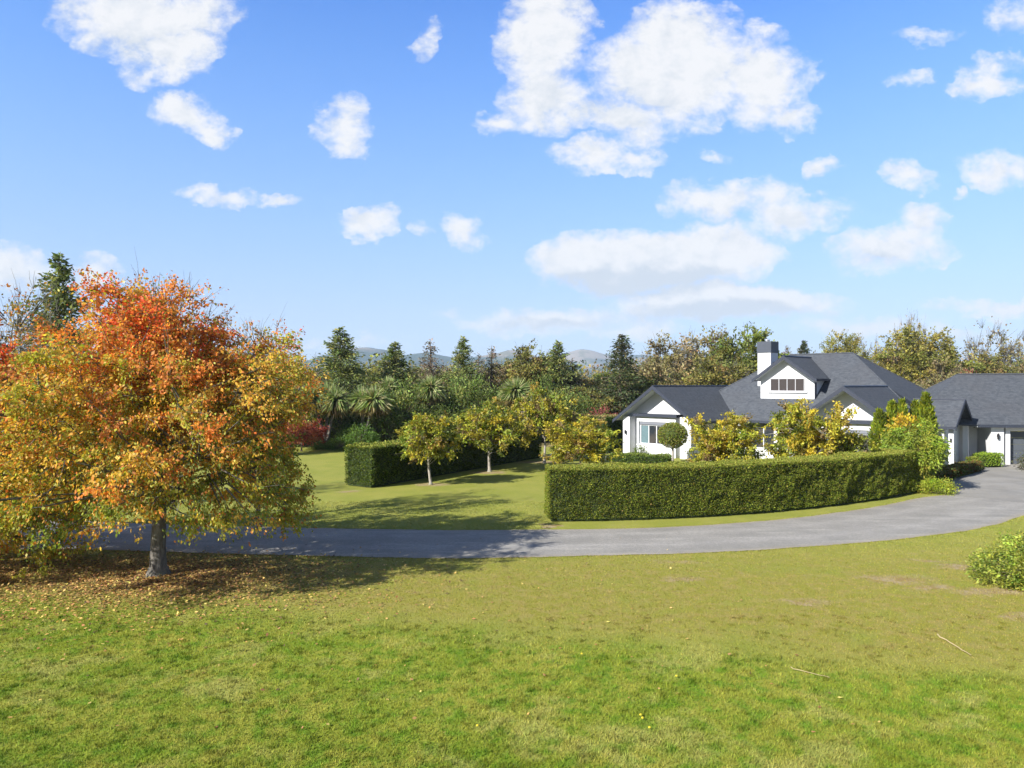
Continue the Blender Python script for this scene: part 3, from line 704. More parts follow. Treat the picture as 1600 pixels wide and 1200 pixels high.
# ---- clipped hedges
def clipped(name, path, w_, h_, pal, dens, L, label, cat='hedge', seed=1, group=None, topcol=None, bottom=.12, rnd=.0, wts=None, core=(.030, .045, .014), leafm=None):
    """hedge following a ground path (centre line); a leafy skin over a dark twiggy core"""
    rg = np.random.default_rng(seed); P = np.asarray(path, float)
    s = np.r_[0, np.cumsum(np.linalg.norm(np.diff(P, axis=0), axis=1))]; Lp = s[-1]
    def ev(q):
        return np.stack([np.interp(q, s, P[:, 0]), np.interp(q, s, P[:, 1])], -1)
    def nrm(q):
        a = ev(np.clip(q - .3, 0, Lp)); b_ = ev(np.clip(q + .3, 0, Lp)); t_ = unit(b_ - a); return t_, np.stack([t_[:, 1], -t_[:, 0]], -1)
    root = empty(name, label=label, cat=cat, group=group)
    cb = MB(); ns = max(4, int(Lp / .3)); q = np.linspace(.10, Lp - .10, ns); e = ev(q); t_, n_ = nrm(q)
    rows = [(w_ / 2 - .10, .02), (w_ / 2 - .08, h_ * .5), (w_ / 2 - .10, h_ - .1), (0, h_ - .09), (-w_ / 2 + .10, h_ - .1), (-w_ / 2 + .08, h_ * .5), (-w_ / 2 + .10, .02)]
    V = np.concatenate([np.c_[e + n_ * a, np.full(ns, z)] for a, z in rows]); V[:, :2] += rg.normal(0, .012, (len(V), 2)); k = len(rows)
    cb.add(V, [(r * ns + i, r * ns + i + 1, (r + 1) * ns + i + 1, (r + 1) * ns + i) for r in range(k - 1) for i in range(ns - 1)])
    for i0 in (0, ns - 1): cb.F.append(np.array([[r * ns + i0 for r in range(k)]]))
    cm = m_plain(name + '_twigs', core, .95, .4, 6.); cb.build('branches', cm, root)
    # skin
    def surf(n, kind):
        q = rg.uniform(0, Lp, n); z = bottom + (h_ - bottom) * rg.random(n) ; off = np.where(rg.random(n) < .5, 1, -1) * (w_ / 2)
        if kind == 'top': z = np.full(n, h_); off = rg.uniform(-w_ / 2, w_ / 2, n)
        if kind == 'end': q = np.where(rg.random(n) < .5, 0., Lp); off = rg.uniform(-w_ / 2, w_ / 2, n)
        e = ev(q); t_, n_ = nrm(q)
        o = {'side': n_ * np.sign(off)[:, None], 'top': n_ * 0, 'end': t_ * np.where(q < 1e-6, -1, 1)[:, None]}[kind]
        Pp = np.c_[e + n_ * off[:, None], z]; O = np.c_[o, np.full(n, 1. if kind == 'top' else .25)]
        wob = np.array([mnoise.noise(Vector((a * 1.1, b2 * 1.1, c_ * 1.4 + seed))) + .6 * mnoise.noise(Vector((a * 3.6, b2 * 3.6, c_ * 4.4))) for a, b2, c_ in Pp])
        Pp += O * (wob[:, None] * .10 - rg.random(n)[:, None] ** 2 * .13)
        if rnd:
            f = np.clip((z - (h_ - rnd)) / rnd, 0, 1) ** 2 * rnd * .5; Pp[:, :2] -= n_ * np.sign(off)[:, None] * (f * (np.abs(off) > w_ / 2 - rnd))[:, None]
        return Pp, O, wob
    sk = MB()
    for kind, area in (('side', 2 * Lp * h_), ('top', Lp * w_), ('end', 2 * w_ * h_)):
        n = int(area * dens * (1.15 if kind == 'top' else 1)); Pp, O, wob = surf(n, kind)
        c = pick(pal, n, rg, wts) * (1 + .28 * wob[:, None])
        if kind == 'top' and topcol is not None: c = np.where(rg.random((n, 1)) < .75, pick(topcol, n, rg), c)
        leaf_quads(sk, Pp, L, rg, jitcol(c, n, rg, .22), .55, dirs=O * .8)
    sk.build('foliage', leafm or dull_m, root)
    return root
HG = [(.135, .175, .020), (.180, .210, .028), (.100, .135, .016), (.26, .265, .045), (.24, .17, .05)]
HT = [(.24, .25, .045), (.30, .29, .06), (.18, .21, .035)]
bot = [(857, 816.5), (925, 815), (987, 813), (1060, 811), (1112, 809), (1206, 802), (1275, 795), (1350, 785), (1425, 772), (1448, 768)]
base = np.array([at(*q)[:2] for q in bot])
sx = np.linspace(base[0, 0], base[-1, 0], 40); pf = np.polyfit(base[:, 0], base[:, 1], 3); base = np.stack([sx, np.polyval(pf, sx)], 1)
tg = unit(np.gradient(base, axis=0)); W2 = 1.45
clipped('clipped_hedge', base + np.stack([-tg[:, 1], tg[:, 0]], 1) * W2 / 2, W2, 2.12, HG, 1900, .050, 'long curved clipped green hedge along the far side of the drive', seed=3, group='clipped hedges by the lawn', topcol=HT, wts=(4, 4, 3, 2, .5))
a, b2 = at(580, 763), at(845, 715.5)
ax = np.array([(a.x, a.y), (b2.x, b2.y)]); tg = unit(ax[1] - ax[0]); nl = np.array((-tg[1], tg[0])); ax = ax + nl * .95
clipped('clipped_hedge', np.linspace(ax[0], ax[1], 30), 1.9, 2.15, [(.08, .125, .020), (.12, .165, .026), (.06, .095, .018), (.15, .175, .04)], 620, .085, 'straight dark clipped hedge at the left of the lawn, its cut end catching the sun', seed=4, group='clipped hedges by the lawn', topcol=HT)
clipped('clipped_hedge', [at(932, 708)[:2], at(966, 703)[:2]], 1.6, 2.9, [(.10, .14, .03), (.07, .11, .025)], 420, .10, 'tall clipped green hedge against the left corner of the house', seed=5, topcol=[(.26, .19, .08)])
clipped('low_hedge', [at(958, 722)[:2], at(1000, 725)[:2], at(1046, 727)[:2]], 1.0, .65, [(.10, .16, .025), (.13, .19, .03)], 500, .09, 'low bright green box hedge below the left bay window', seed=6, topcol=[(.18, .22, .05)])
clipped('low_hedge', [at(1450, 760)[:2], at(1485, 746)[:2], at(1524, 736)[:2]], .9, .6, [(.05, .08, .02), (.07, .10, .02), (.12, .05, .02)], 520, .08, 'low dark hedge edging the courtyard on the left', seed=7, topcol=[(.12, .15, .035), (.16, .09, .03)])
clipped('boxed_shrub', [at(1529, 730)[:2], at(1557, 729)[:2]], 1.0, .85, [(.20, .28, .03), (.16, .24, .025)], 620, .085, 'bright lime green clipped box shrub by the garage pillar', cat='shrub', seed=8)
clipped('boxed_shrub', [at(1515, 735)[:2], at(1524, 734.5)[:2]], .5, .85, [(.17, .21, .03), (.22, .24, .04)], 620, .085, 'narrow yellow-green box shrub left of the lime one', cat='shrub', seed=9)

# ---- shrubs: mounds of leaves on short stems
def shrub(name, rx, h, n, L, pal, seed, label=None, loc=None, cat='shrub', group=None, asp=.5, droop=0., mleaf=None, zlow=0., lob=.2, sig=None, nclus=None, ry=None, stems=5, wts=None):
    rg = np.random.default_rng(seed); root = empty(name, loc or (0, 0, 0), label=label, cat=cat, group=group)
    nc = nclus or 90; zc = zlow + (h - zlow) * .42; rz_ = (h - zlow) * .56
    C = crown_pts(nc, rg, rx, rz_, zc, 4., lob, seed, -.75); C[:, 2] = np.maximum(C[:, 2], zlow + .05)
    if ry: C[:, 1] *= ry / rx
    tb = MB()
    for _ in range(stems): limb(tb, (rg.normal(0, .08), rg.normal(0, .08), 0), C[rg.integers(nc)], .03 * h / 1.5, .008, rg, .1, 4, 4)
    for c in C: limb(tb, (c[0] * .25, c[1] * .25, zlow + (c[2] - zlow) * .35), c, .012 * h / 1.5, .004, rg, .1, 3, 3)
    tb.build('stems', bark_brown, root)
    per = rg.multinomial(n, rg.dirichlet(np.full(nc, 8.))); sg_ = sig or rx * .17
    P = np.repeat(C, per, 0) + rg.normal(0, 1, (n, 3)) * sg_; P[:, 2] = np.maximum(P[:, 2], .02)
    col = jitcol(np.repeat(jitcol(pick(pal, nc, rg, wts), nc, rg, .15), per, 0), n, rg, .2)
    mb = MB(); leaf_quads(mb, P, L, rg, col, asp, dirs=unit(P - np.array((0, 0, zc * .6))) * .7, droop=droop); mb.build('foliage', mleaf or leaf_m, root)
    return root
GRN = [(.085, .14, .025), (.12, .18, .03), (.06, .10, .02)]
LIME = [(.30, .36, .03), (.24, .31, .03), (.36, .38, .05)]
shrub('shrub', 2.15, 1.12, 34000, .075, [(.27, .30, .045), (.20, .25, .035), (.32, .34, .06), (.14, .18, .03)], 51, 'low spreading green shrub on the front lawn at the right edge', (15.2, 19.3, 0), nclus=300, sig=.11, lob=.14)
shrub('drooping_shrub', 1.42, 3.45, 20000, .15, [(.17, .23, .030), (.22, .28, .035), (.28, .31, .04)], 52, 'big rounded shrub with drooping light green leaves at the right end of the front hedge', (at(1428, 700).x + 4.0, 36.6, 0), nclus=210, droop=.8, sig=.16, asp=.35, zlow=.95)
bpy.context.view_layer.update()
for o in COL.objects:
    if o.name.startswith('drooping_shrub'): o.location = (20.9, 36.6, 0)
shrub('golden_shrub', .55, 3.75, 500, .17, [(.55, .38, .03), (.48, .30, .03)], 53, 'golden yellow leaved shoots rising out of the top of the drooping green shrub', (20.6, 36.9, 0), zlow=2.9, sig=.2, nclus=24, lob=.3)
shrub('mound_shrub', .85, .62, 5200, .07, LIME, 54, 'bright lime green mound at the kink of the drive edge, below the drooping shrub', (at(1460, 771).x, 35.3, 0), ry=.6, sig=.12)
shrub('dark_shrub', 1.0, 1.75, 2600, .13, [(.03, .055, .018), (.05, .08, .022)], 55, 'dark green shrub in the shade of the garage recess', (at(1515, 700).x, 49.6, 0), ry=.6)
shrub('grey_shrub', .9, .95, 1500, .12, [(.13, .12, .09), (.10, .11, .06), (.07, .09, .04)], 56, 'greyish brown shrub between the low dark hedge and the porch', (at(1490, 715).x, 44.6, 0))
shrub('bay_shrub', .5, 1.1, 900, .10, GRN, 57, 'small green shrub against the left pier of the left gable', (at(985, 712).x, 49.6, 0))
shrub('bay_shrub', .6, 1.0, 900, .10, [(.05, .08, .02), (.08, .11, .03)], 58, 'dark green shrub beside the foot of the topiary ball', (at(1062, 716).x, 45.6, 0))
shrub('flowering_shrub', .35, .35, 300, .09, [(.30, .05, .06), (.10, .12, .04)], 59, 'little dark red shrub left of the topiary ball below the bay window', (at(1008, 722).x, 43.2, 0))

# topiary ball
tp = empty('topiary_ball', (at(1051, 724).x, at(1051, 724).y, 0), 0, 'round clipped topiary ball on a thin pale stem in front of the left gable', 'topiary')
q = MB(); q.tube([(0, 0, 0), (.02, 0, .7), (0, .01, 1.4), (0, 0, 2.2)], [.085, .07, .065, .04], 8); q.build('trunk', bark_pale, tp, smooth=True)
q = MB(); q.lathe([(.01, 1.2), (.45, 1.35), (.72, 1.65), (.8, 1.95), (.72, 2.3), (.42, 2.58), (.01, 2.72)], (0, 0), 14); q.build('branches', m_plain('topiary_twigs', (.06, .08, .02), .95, .4, 6.), tp, smooth=True)
rg = np.random.default_rng(61); v = unit(rg.normal(size=(5200, 3))); v[:, 2] *= .86
q = MB(); leaf_quads(q, v * (1.0 * rg.random((5200, 1)) ** .12) + (0, 0, 1.95), .10, rg, jitcol(pick([(.20, .25, .035), (.13, .19, .03), (.27, .27, .05), (.26, .20, .06)], 5200, rg), 5200, rg), .5, dirs=v); q.build('crown', leaf_m, tp)

# upright conifers behind the drooping shrub
def column(h, r, seed, n=4200):
    rg = np.random.default_rng(seed); root = empty('column_conifer'); q = MB(); q.tube([(0, 0, 0), (0, 0, h * .9)], [.07, .02], 6); q.build('trunk', bark_brown, root)
    z = rg.random(n) ** .8; th = rg.uniform(0, 2 * math.pi, n)
    rr = r * np.minimum(1, (1 - z) * 2.6) ** .6 * (.75 + .25 * np.minimum(1, z * 5)) * (1 + .16 * np.sin(th * 3 + z * 9) + rg.normal(0, .07, n)) * rg.random(n) ** .22
    P = np.stack([np.cos(th) * rr, np.sin(th) * rr, .1 + z * (h - .15)], 1)
    D_ = np.stack([np.cos(th) * .35, np.sin(th) * .35, np.full(n, 1.)], 1)
    cl = np.array([mnoise.noise(Vector(p_) * 3) for p_ in P])[:, None]
    q = MB(); leaf_quads(q, P, .20, rg, jitcol(pick([(.17, .22, .018), (.12, .17, .018), (.24, .26, .02)], n, rg) * (1 + .6 * cl), n, rg), .32, dirs=D_ * 1.3); q.build('foliage', leaf_m, root)
    return root
cp = column(4.1, .42, 71)
CG = 'upright clipped conifers left of the porch'
for i, (px, py, s_, lb) in enumerate([(1374, 641, 1., 'yellow-green column conifer, leftmost and lowest, next to the right bay window'), (1394, 628, 1., 'yellow-green column conifer, second from the left, touching the third'), (1409, 626, .95, 'yellow-green column conifer in the middle of the row of five'), (1430, 628, .9, 'yellow-green column conifer just left of the tallest one'), (1447, 616, 1.05, 'tallest yellow-green column conifer, rightmost of the row of five')]):
    D = 39.2 + .25 * (i % 2); place(cp, i > 0, (px - 800) / F * D, D, lb, 'conifer', CG, i * 1.3, s_, zat(py, D) / 4.1)

# ---- cabbage trees: stems with heads of long sword leaves
def cabbage(seed, heads, h, R=1.35, nb=420, pal=((.25, .31, .11), (.18, .25, .08), (.33, .36, .16), (.38, .36, .20))):
    rg = np.random.default_rng(seed); root = empty('cabbage_tree'); tb = MB(); cr = MB()
    for k in range(heads):
        a = rg.uniform(0, 6.28); rr = 0 if heads == 1 else R * .75
        c = np.array((math.cos(a) * rr * (k > 0), math.sin(a) * rr * (k > 0), h - R * .75 - rg.random() * .6 * (k > 0)))
        limb(tb, (0, 0, 0), (c[0] * .5, c[1] * .5, c[2] * .55), .17, .12, rg, .03, 7, 4); limb(tb, (c[0] * .5, c[1] * .5, c[2] * .55), c, .12, .09, rg, .03, 6, 4)
        n = nb; v = rg.normal(size=(n, 3)); v = unit(v); dead = v[:, 2] < -.35
        v[:, 2] = np.where(v[:, 2] < 0, v[:, 2] * .9, v[:, 2]); v = unit(v)
        L = R * rg.uniform(.75, 1.1, n)[:, None]; s = unit(np.cross(v, (0, 0, 1)) + rg.normal(0, .25, (n, 3))); wd = .058
        mid = c + v * L * .55; tip = c + v * L + np.array((0, 0, -1)) * L * (1 - np.abs(v[:, 2:3])) * .42
        V = np.stack([c + v * .1 - s * wd * .6, c + v * .1 + s * wd * .6, mid + s * wd, tip, mid - s * wd], 1).reshape(-1, 3)
        col = np.where(dead[:, None], pick([(.24, .19, .09), (.32, .27, .13), (.16, .11, .06)], n, rg), pick(pal, n, rg))
        cr.add(V, np.arange(n)[:, None] * 5 + np.arange(5)[None], np.repeat(jitcol(col, n, rg, .2), 5, 0))
    tb.build('trunk', bark_grey, root, smooth=True); cr.build('crown', leaf_m, root)
    return root
c1, c2 = cabbage(81, 3, 6., 1.7, 650), cabbage(82, 1, 6., 1.5, 1100)
for i, (px, py, D, pr_, s_, lb) in enumerate([(511, 600, 60, c1, 1.0, 'pale green cabbage tree with several heads, leftmost, beside the big autumn tree'), (567, 606, 59.5, c1, 1., 'cabbage tree with brown dead skirts on its heads, second from the left'),
        (673, 590, 63, c2, 1.05, 'cabbage tree with a single round pale head on a bare trunk, above the first magnolia'), (806, 594, 62, c2, 1.15, 'cabbage tree with a silvery head above the second magnolia'), (607, 592, 69, c2, 1.0, 'cabbage tree head half sunk in the dark shrubs, third from the left')]):
    place(pr_, i in (1, 3, 4), (px - 800) / F * D, D, lb, 'tree', 'cabbage trees at the back of the lawn', i * 1.9, s_, zat(py, D) / 6. )
fx = cabbage(83, 1, 2.2, 1.1, 220); place(fx, False, at(1612, 715).x + .3, 43.5, 'pale spiky leaved palm poking in at the right edge before the garage', 'palm', None, 0, .9, 1.25)

# ---- conifers
def conifer(h, R, seed, pal, n=52, L=.25, name='conifer', dens=1., droop=.35, bark=bark_brown, ragged=.45, zlow=.06):
    rg = np.random.default_rng(seed); root = empty(name); tb = MB(); cr = MB(); tb.tube([(0, 0, 0), (rg.normal(0, .1), 0, h * .5), (0, 0, h)], [h * .018, h * .011, .02], 7)
    PP, CC, DD = [], [], []
    for k in range(n * 6):
        f = zlow + (1 - zlow) * rg.random() ** .95; z = f * h; r = R * 1.65 * (1 - f) ** .92 * (1 - ragged * rg.random()) + .05
        a = rg.uniform(0, 6.283); up = .35 * f - .08; e = np.array((math.cos(a) * r, math.sin(a) * r, z + r * up))
        s = np.array((0, 0, z - r * .12)); m_ = (s + e) / 2 + (0, 0, .06 * r); tb.tube([s, m_, e], [.03 * (1.2 - f) * h / 10, .02, .008], 3)
        nn = int(dens * (9 + r * 17)); q = rg.random((nn, 1)) ** .7; base_ = s + (e - s) * q
        PP.append(base_ + rg.normal(0, 1, (nn, 3)) * (.08 + .13 * r) * np.array((1, 1, .55))); CC.append(np.repeat(jitcol(pick(pal, 1, rg), 1, rg, .25), nn, 0)); DD.append(np.tile(unit(e - s) * .8, (nn, 1)))
    P = np.vstack(PP); leaf_quads(cr, P, L, rg, jitcol(np.vstack(CC), len(P), rg, .2), .42, dirs=np.vstack(DD), droop=droop)
    tb.build('trunk', bark, root); cr.build('crown', dull_m, root)
    return root
CON = [(.14, .17, .055), (.175, .205, .06), (.22, .24, .07), (.10, .13, .05)]
k1 = conifer(11, 3.1, 91, CON, ragged=.62); k2 = conifer(11, 2.6, 92, [(.05, .075, .03), (.075, .10, .04), (.09, .09, .045)], ragged=.6, dens=.8)
k3 = conifer(9, 2.2, 93, [(.19, .15, .10), (.16, .14, .09), (.22, .17, .12)], ragged=.8, dens=.32, L=.2)
CNG = 'conifers behind the garden'
for i, (px, py, D, pr_, wd, lb) in enumerate([
    (92, 398, 46, k1, 1.0, 'tall dark conifer rising above the orange autumn tree at the left'),
    (531, 512, 70, k1, 1.05, 'dark green conifer with a pointed top, first one right of the autumn tree'),
    (617, 535, 74, k1, .95, 'broad dark green conifer in front of the distant hills, second from the left'),
    (724, 526, 76, k1, .72, 'narrow blue-green conifer standing alone between two brown ones'),
    (872, 533, 78, k1, .78, 'dark slender conifer just left of the blue peak'),
    (972, 524, 74, k2, 1.1, 'ragged olive conifer just left of the gabled end of the house'),
    (672, 530, 79, k3, 1.1, 'thin brownish conifer between the second and the narrow blue-green conifer'),
    (768, 541, 78, k3, .9, 'brown sparse conifer right of the narrow blue-green one'),
    (748, 552, 80, k3, .75, 'short brown sparse conifer with a bent top behind the magnolias'),
    (1256, 533, 98, k2, .8, 'dark treetop of a conifer showing just right of the chimney'),
    (1231, 540, 101, k3, .9, 'thin sparse conifer top touching the chimney cap'),
    (894, 560, 80, k3, 1.0, 'greyish brown conifer right of the dark slender one')]):
    h0 = 11 if pr_ is not k3 else 9
    used = not ((pr_ is k1 and i == 0) or (pr_ is k2 and i == 5) or (pr_ is k3 and i == 6))
    place(pr_, used, (px - 800) / F * D, D, lb, 'conifer', CNG, i * 1.1, wd * (1.15 if i == 0 else 1.3), zat(py, D) / h0)

# ---- broad trees of the shelter belt
OLV = [(.20, .19, .05), (.235, .215, .06), (.15, .155, .045), (.25, .195, .07)]
BRN = [(.24, .19, .10), (.28, .225, .12), (.195, .16, .09), (.23, .205, .08)]
GRO = [(.15, .175, .035), (.19, .205, .045), (.11, .135, .03)]
YLO = [(.235, .215, .050), (.28, .245, .055), (.19, .19, .045)]
def belt(seed, pal, n=7000, tw=420, sig=.5, L=.27, nclus=150, h=10, rx=3.6, shell=2.2, lob=.28, name='broadleaf_tree', zl=.8):
    return broadleaf(name, h, rx, zl, n, L, pal, dull_m, bark_grey, seed, nclus=nclus, sig=sig, trunk_r=.2, shell=shell, lobes=lob, twigs=tw, twig_r=.022, droop=.1)
b_olv, b_brn, b_grn, b_yel = belt(101, OLV, 24000, sig=.62), belt(102, BRN, 19000, 700, sig=.62), belt(103, GRO, 24000, 250, sig=.62), belt(104, YLO, 42000, 120, sig=.5, nclus=260, L=.2, lob=.16)
b_bare = belt(105, BRN, 2600, 1300, nclus=120, name='bare_tree')
first = {}
BT = [
    (836, 541, 80, 'olv', 1.0, 'olive broadleaf tree left of the dark slender conifer'),
    (805, 566, 84, 'brn', .8, 'brown low tree behind the silvery cabbage tree'),
    (930, 588, 82, 'brn', 1.0, 'tawny broadleaf tree below the blue peak'),
    (915, 606, 74, 'olv', 1.0, 'low olive tree above the rounded magnolia'),
    (1012, 556, 86, 'bare', .8, 'leafless greyish tree right of the ragged olive conifer'),
    (1050, 530, 84, 'brn', 1.0, 'brown broadleaf tree with a twiggy top above the left gable ridge'),
    (1100, 519, 86, 'brn', 1.05, 'tall brown tree with a bare twiggy top, second above the left gable ridge'),
    (1160, 517, 82, 'grn', 1.1, 'full green tree just left of the chimney'),
    (1128, 556, 76, 'olv', 1.1, 'rusty olive tree low between the left gable ridge and the chimney'),
    (1020, 590, 78, 'olv', .9, 'low olive tree directly behind the left gable apex'),
    (1076, 580, 76, 'brn', .9, 'low brown tree directly behind the left gable ridge'),
    (988, 584, 78, 'grn', .8, 'low dark green tree left of the left gable'),
    (1318, 523, 108, 'yel', 1.0, 'small yellowish tree behind the main roof ridge'),
    (1362, 531, 112, 'bare', .75, 'bare pale tree between the two yellowish trees'),
    (1434, 514, 90, 'yel', 1.45, 'large rounded olive-yellow tree behind the dip between house and garage roofs'),
    (1384, 548, 92, 'brn', .9, 'brown tree merging into the left side of the large olive-yellow tree'),
    (1482, 562, 84, 'brn', .75, 'greyish brown tree right of the large olive-yellow tree'),
    (1412, 501, 125, 'bare', .5, 'bare poplar tips rising left of centre over the large olive-yellow tree'),
    (1432, 496, 125, 'bare', .5, 'highest bare poplar tips rising over the large olive-yellow tree'),
    (1546, 514, 94, 'bare', 1.1, 'tall bare twiggy tree behind the garage roof'),
    (1520, 553, 90, 'olv', .95, 'olive tree below the left side of the tall bare tree'),
    (1568, 556, 90, 'olv', .9, 'olive tree behind the garage roof right of the tall bare one'),
    (1600, 524, 92, 'bare', .9, 'bare tree at the right edge behind the garage roof'),
    (1606, 560, 88, 'brn', 1., 'brown leaved tree at the right edge behind the garage roof'),
    (578, 574, 92, 'yel', .8, 'pale yellow tree between the first two conifers'),
    (648, 578, 88, 'olv', .8, 'low olive tree behind the dark shrubs'),
    (700, 572, 90, 'bare', .8, 'leafless tree between the thin brown and the blue-green conifers'),
    (480, 560, 74, 'bare', .9, 'bare branching tree between the autumn tree and the first conifer'),
    (604, 580, 90, 'olv', .9, 'olive tree filling the gap between the first two conifers'),
    (655, 574, 92, 'brn', .8, 'brown leaved tree just left of the thin brownish conifer'),
    (690, 580, 88, 'grn', .8, 'green tree between the thin brownish conifer and the narrow blue-green one'),
    (752, 574, 86, 'olv', .8, 'olive tree behind the two brown sparse conifers'),
    (786, 566, 90, 'yel', .7, 'olive-yellow tree right of the taller brown sparse conifer'),
    (858, 560, 84, 'olv', .8, 'olive tree at the left foot of the dark slender conifer'),
    (945, 582, 84, 'grn', .8, 'green tree at the left foot of the ragged olive conifer'),
    (1000, 566, 90, 'brn', .8, 'brown tree at the right foot of the ragged olive conifer'),
    (500, 580, 84, 'olv', .9, 'olive tree left of the first pointed conifer'),
    (556, 590, 84, 'grn', .8, 'green tree at the right foot of the first pointed conifer'),
    (1275, 556, 110, 'olv', .8, 'olive treetop behind the main roof ridge, left of the small yellowish tree'),
    (1690, 540, 85, 'olv', 1., 'olive tree beyond the garage, outside the right edge'),
]
PR = {'olv': b_olv, 'brn': b_brn, 'grn': b_grn, 'yel': b_yel, 'bare': b_bare}
for i, (px, py, D, k, wd, lb) in enumerate(BT[:-1]):
    place(PR[k], k in first, (px - 800) / F * D, D, lb, 'tree', 'trees of the shelter belt behind the house', i * 2.3, wd, zat(py, D) / 10.2); first[k] = 1
rb = shrub('red_shrub', 1.6, 3.6, 1600, .2, [(.22, .07, .06), (.28, .09, .07)], 111, 'dusky red shrub beside the left roof edge of the gable', (at(955, 700).x - .6, 61, 0))
place(rb, True, 49.6, 76., 'scarlet leaved treetop just showing over the garage roof ridge', 'tree', None, 1., .9, 1.95)

# dark shrubs at the back of the lawn
DK = [(.10, .140, .032), (.15, .195, .045), (.07, .10, .026), (.20, .225, .065)]
sb = shrub('evergreen_shrub', 2.6, 4.2, 7500, .2, DK, 121, nclus=150, sig=.35, mleaf=dull_m)
SG = 'dark evergreen shrubs at the back of the lawn'
SHR = [(636, 604, 63, 1.05, 'dark evergreen shrub left of the single headed cabbage tree'), (600, 630, 61.5, .9, 'dark evergreen shrub right of the brown skirted cabbage tree'), (690, 640, 62, .9, 'dark evergreen shrub behind the first magnolia'),
       (748, 598, 64, 1.15, 'large dark rounded evergreen shrub behind the second magnolia'), (720, 604, 66, 1., 'mid green evergreen shrub under the narrow conifer'), (790, 610, 66, 1., 'evergreen shrub right of the large dark rounded one'), (850, 600, 68, 1.1, 'evergreen shrub behind the tallest magnolia'),
       (905, 622, 68, 1.1, 'evergreen shrub between the tallest magnolia and the tall hedge'), (540, 625, 63, 1., 'evergreen shrub between the two many headed cabbage trees'), (480, 618, 62, 1.1, 'evergreen shrub half hidden by the right side of the autumn tree'),
       (430, 622, 63, 1.1, 'evergreen shrub behind the middle of the autumn tree'), (650, 665, 60.6, .6, 'short dark evergreen shrub just above the left hedge')]
for i, (px, py, D, s_, lb) in enumerate(SHR): place(sb, i > 0, (px - 800) / F * D, D, lb, 'shrub', SG, i * 1.7, s_, zat(py, D) / 4.2)
sl = shrub('round_shrub', 1.35, 1.9, 4500, .13, [(.13, .21, .04), (.10, .18, .035)], 131, nclus=110, sig=.2)
for i, (px, py, D, s_, lb) in enumerate([(563, 664, 59, 1.05, 'bright green round shrub above the end of the left hedge'), (533, 684, 59, .9, 'pale green low shrub left of the bright round one'), (508, 690, 59.5, .8, 'low pale green shrub at the left end of the far lawn edge'), (545, 660, 61, .8, 'grey-green shrub behind the bright round one')]):
    place(sl, i > 0, (px - 800) / F * D, D, lb, 'shrub', 'pale shrubs at the far lawn edge', i * 2.1, s_, zat(py, D) / 1.95)

# far-off wood that reads as one mass
rg = np.random.default_rng(141); fw = MB()
n = 620; X = rg.uniform(-120, 135, n); Y = rg.uniform(112, 135, n); Z = 3 + rg.random(n) * 4.4 + 1.2 * np.sin(X * .21) + np.sin(X * .53)
cc = jitcol(pick(OLV + BRN + GRO + [(.05, .08, .03)], n, rg), n, rg, .2)
per = 90; P = np.repeat(np.stack([X, Y, Z], 1), per, 0) + np.clip(rg.normal(0, 1, (n * per, 3)), -1.4, 1.4) * np.array((1.6, 1.2, 1.3)); P[:, 2] = np.abs(P[:, 2])
leaf_quads(fw, P, .55, rg, jitcol(np.repeat(cc, per, 0), n * per, rg, .2), .6)
tag(fw.build('far_woodland', dull_m), 'hazy line of far-off woodland beyond the shelter belt', 'woodland', kind='stuff')
fw2 = MB(); n = 300; X = np.r_[rg.uniform(-95, -17, 200), rg.uniform(0, 62, 100)]; Y = np.r_[rg.uniform(64, 72, 200), rg.uniform(69, 73, 100)]; Z = np.r_[rg.uniform(.6, 4.2, 200), rg.uniform(.4, 2.4, 100)]
cc = jitcol(pick(DK + OLV, n, rg), n, rg, .2); per = 130
P = np.repeat(np.stack([X, Y, Z], 1), per, 0) + rg.normal(0, 1, (n * per, 3)) * np.array((1.0, .7, .8)); P[:, 2] = np.abs(P[:, 2])
leaf_quads(fw2, P, .3, rg, jitcol(np.repeat(cc, per, 0), n * per, rg, .2), .5)
tag(fw2.build('undergrowth', dull_m), 'tangled undergrowth below the trees at the back of the garden', 'undergrowth', kind='stuff')

# ---- small things
pt = MB(); pt.lathe([(0, 0), (.16, 0), (.24, .3), (.27, .5), (.22, .5), (.2, .42), (0, .42)], (0, 0), 14)
pot_r = empty('plant_pot', (at(1478, 722).x, at(1478, 722).y, 0), 0, 'dark blue glazed pot beside the porch', 'pot'); pt.build('bowl', m_plain('blue_glaze', (.03, .05, .11), .25), pot_r)
q = MB(); rg = np.random.default_rng(9); leaf_quads(q, rg.normal(0, .12, (260, 3)) + (0, 0, .62), .12, rg, jitcol((.12, .16, .09), 260, rg)); q.build('foliage', leaf_m, pot_r)
def stick(a, b_, r, label):
    a, b_ = at(*a), at(*b_); q = MB(); rg = np.random.default_rng(3); k = np.linspace(0, 1, 9)[:, None]
    P = np.array(a) + (np.array(b_) - np.array(a)) * k + np.c_[rg.normal(0, .012, 9), rg.normal(0, .012, 9), np.full(9, .045)]
    q.tube(P, np.linspace(r, r * .5, 9), 6, True); o = q.build('fallen_stick', m_plain('dry_cane', (.42, .33, .18), .8), None); tag(o, label, 'stick', 'dry canes lying on the lawn')
stick((1465, 995), (1518, 1027), .013, 'longest pale dry cane lying on the lawn at the right')
stick((1235, 1047), (1297, 1062), .007, 'thin pale dry cane lying in the green grass left of the longest one')
stick((1506, 893), (1516, 882), .008, 'short pale stick at the left foot of the lawn shrub')
yl = m_plain('yellow_petal', (.60, .46, .03), .6); df = MB(); df.lathe([(0, .05), (.028, .055), (.022, .075), (0, .08)], (0, 0), 9)
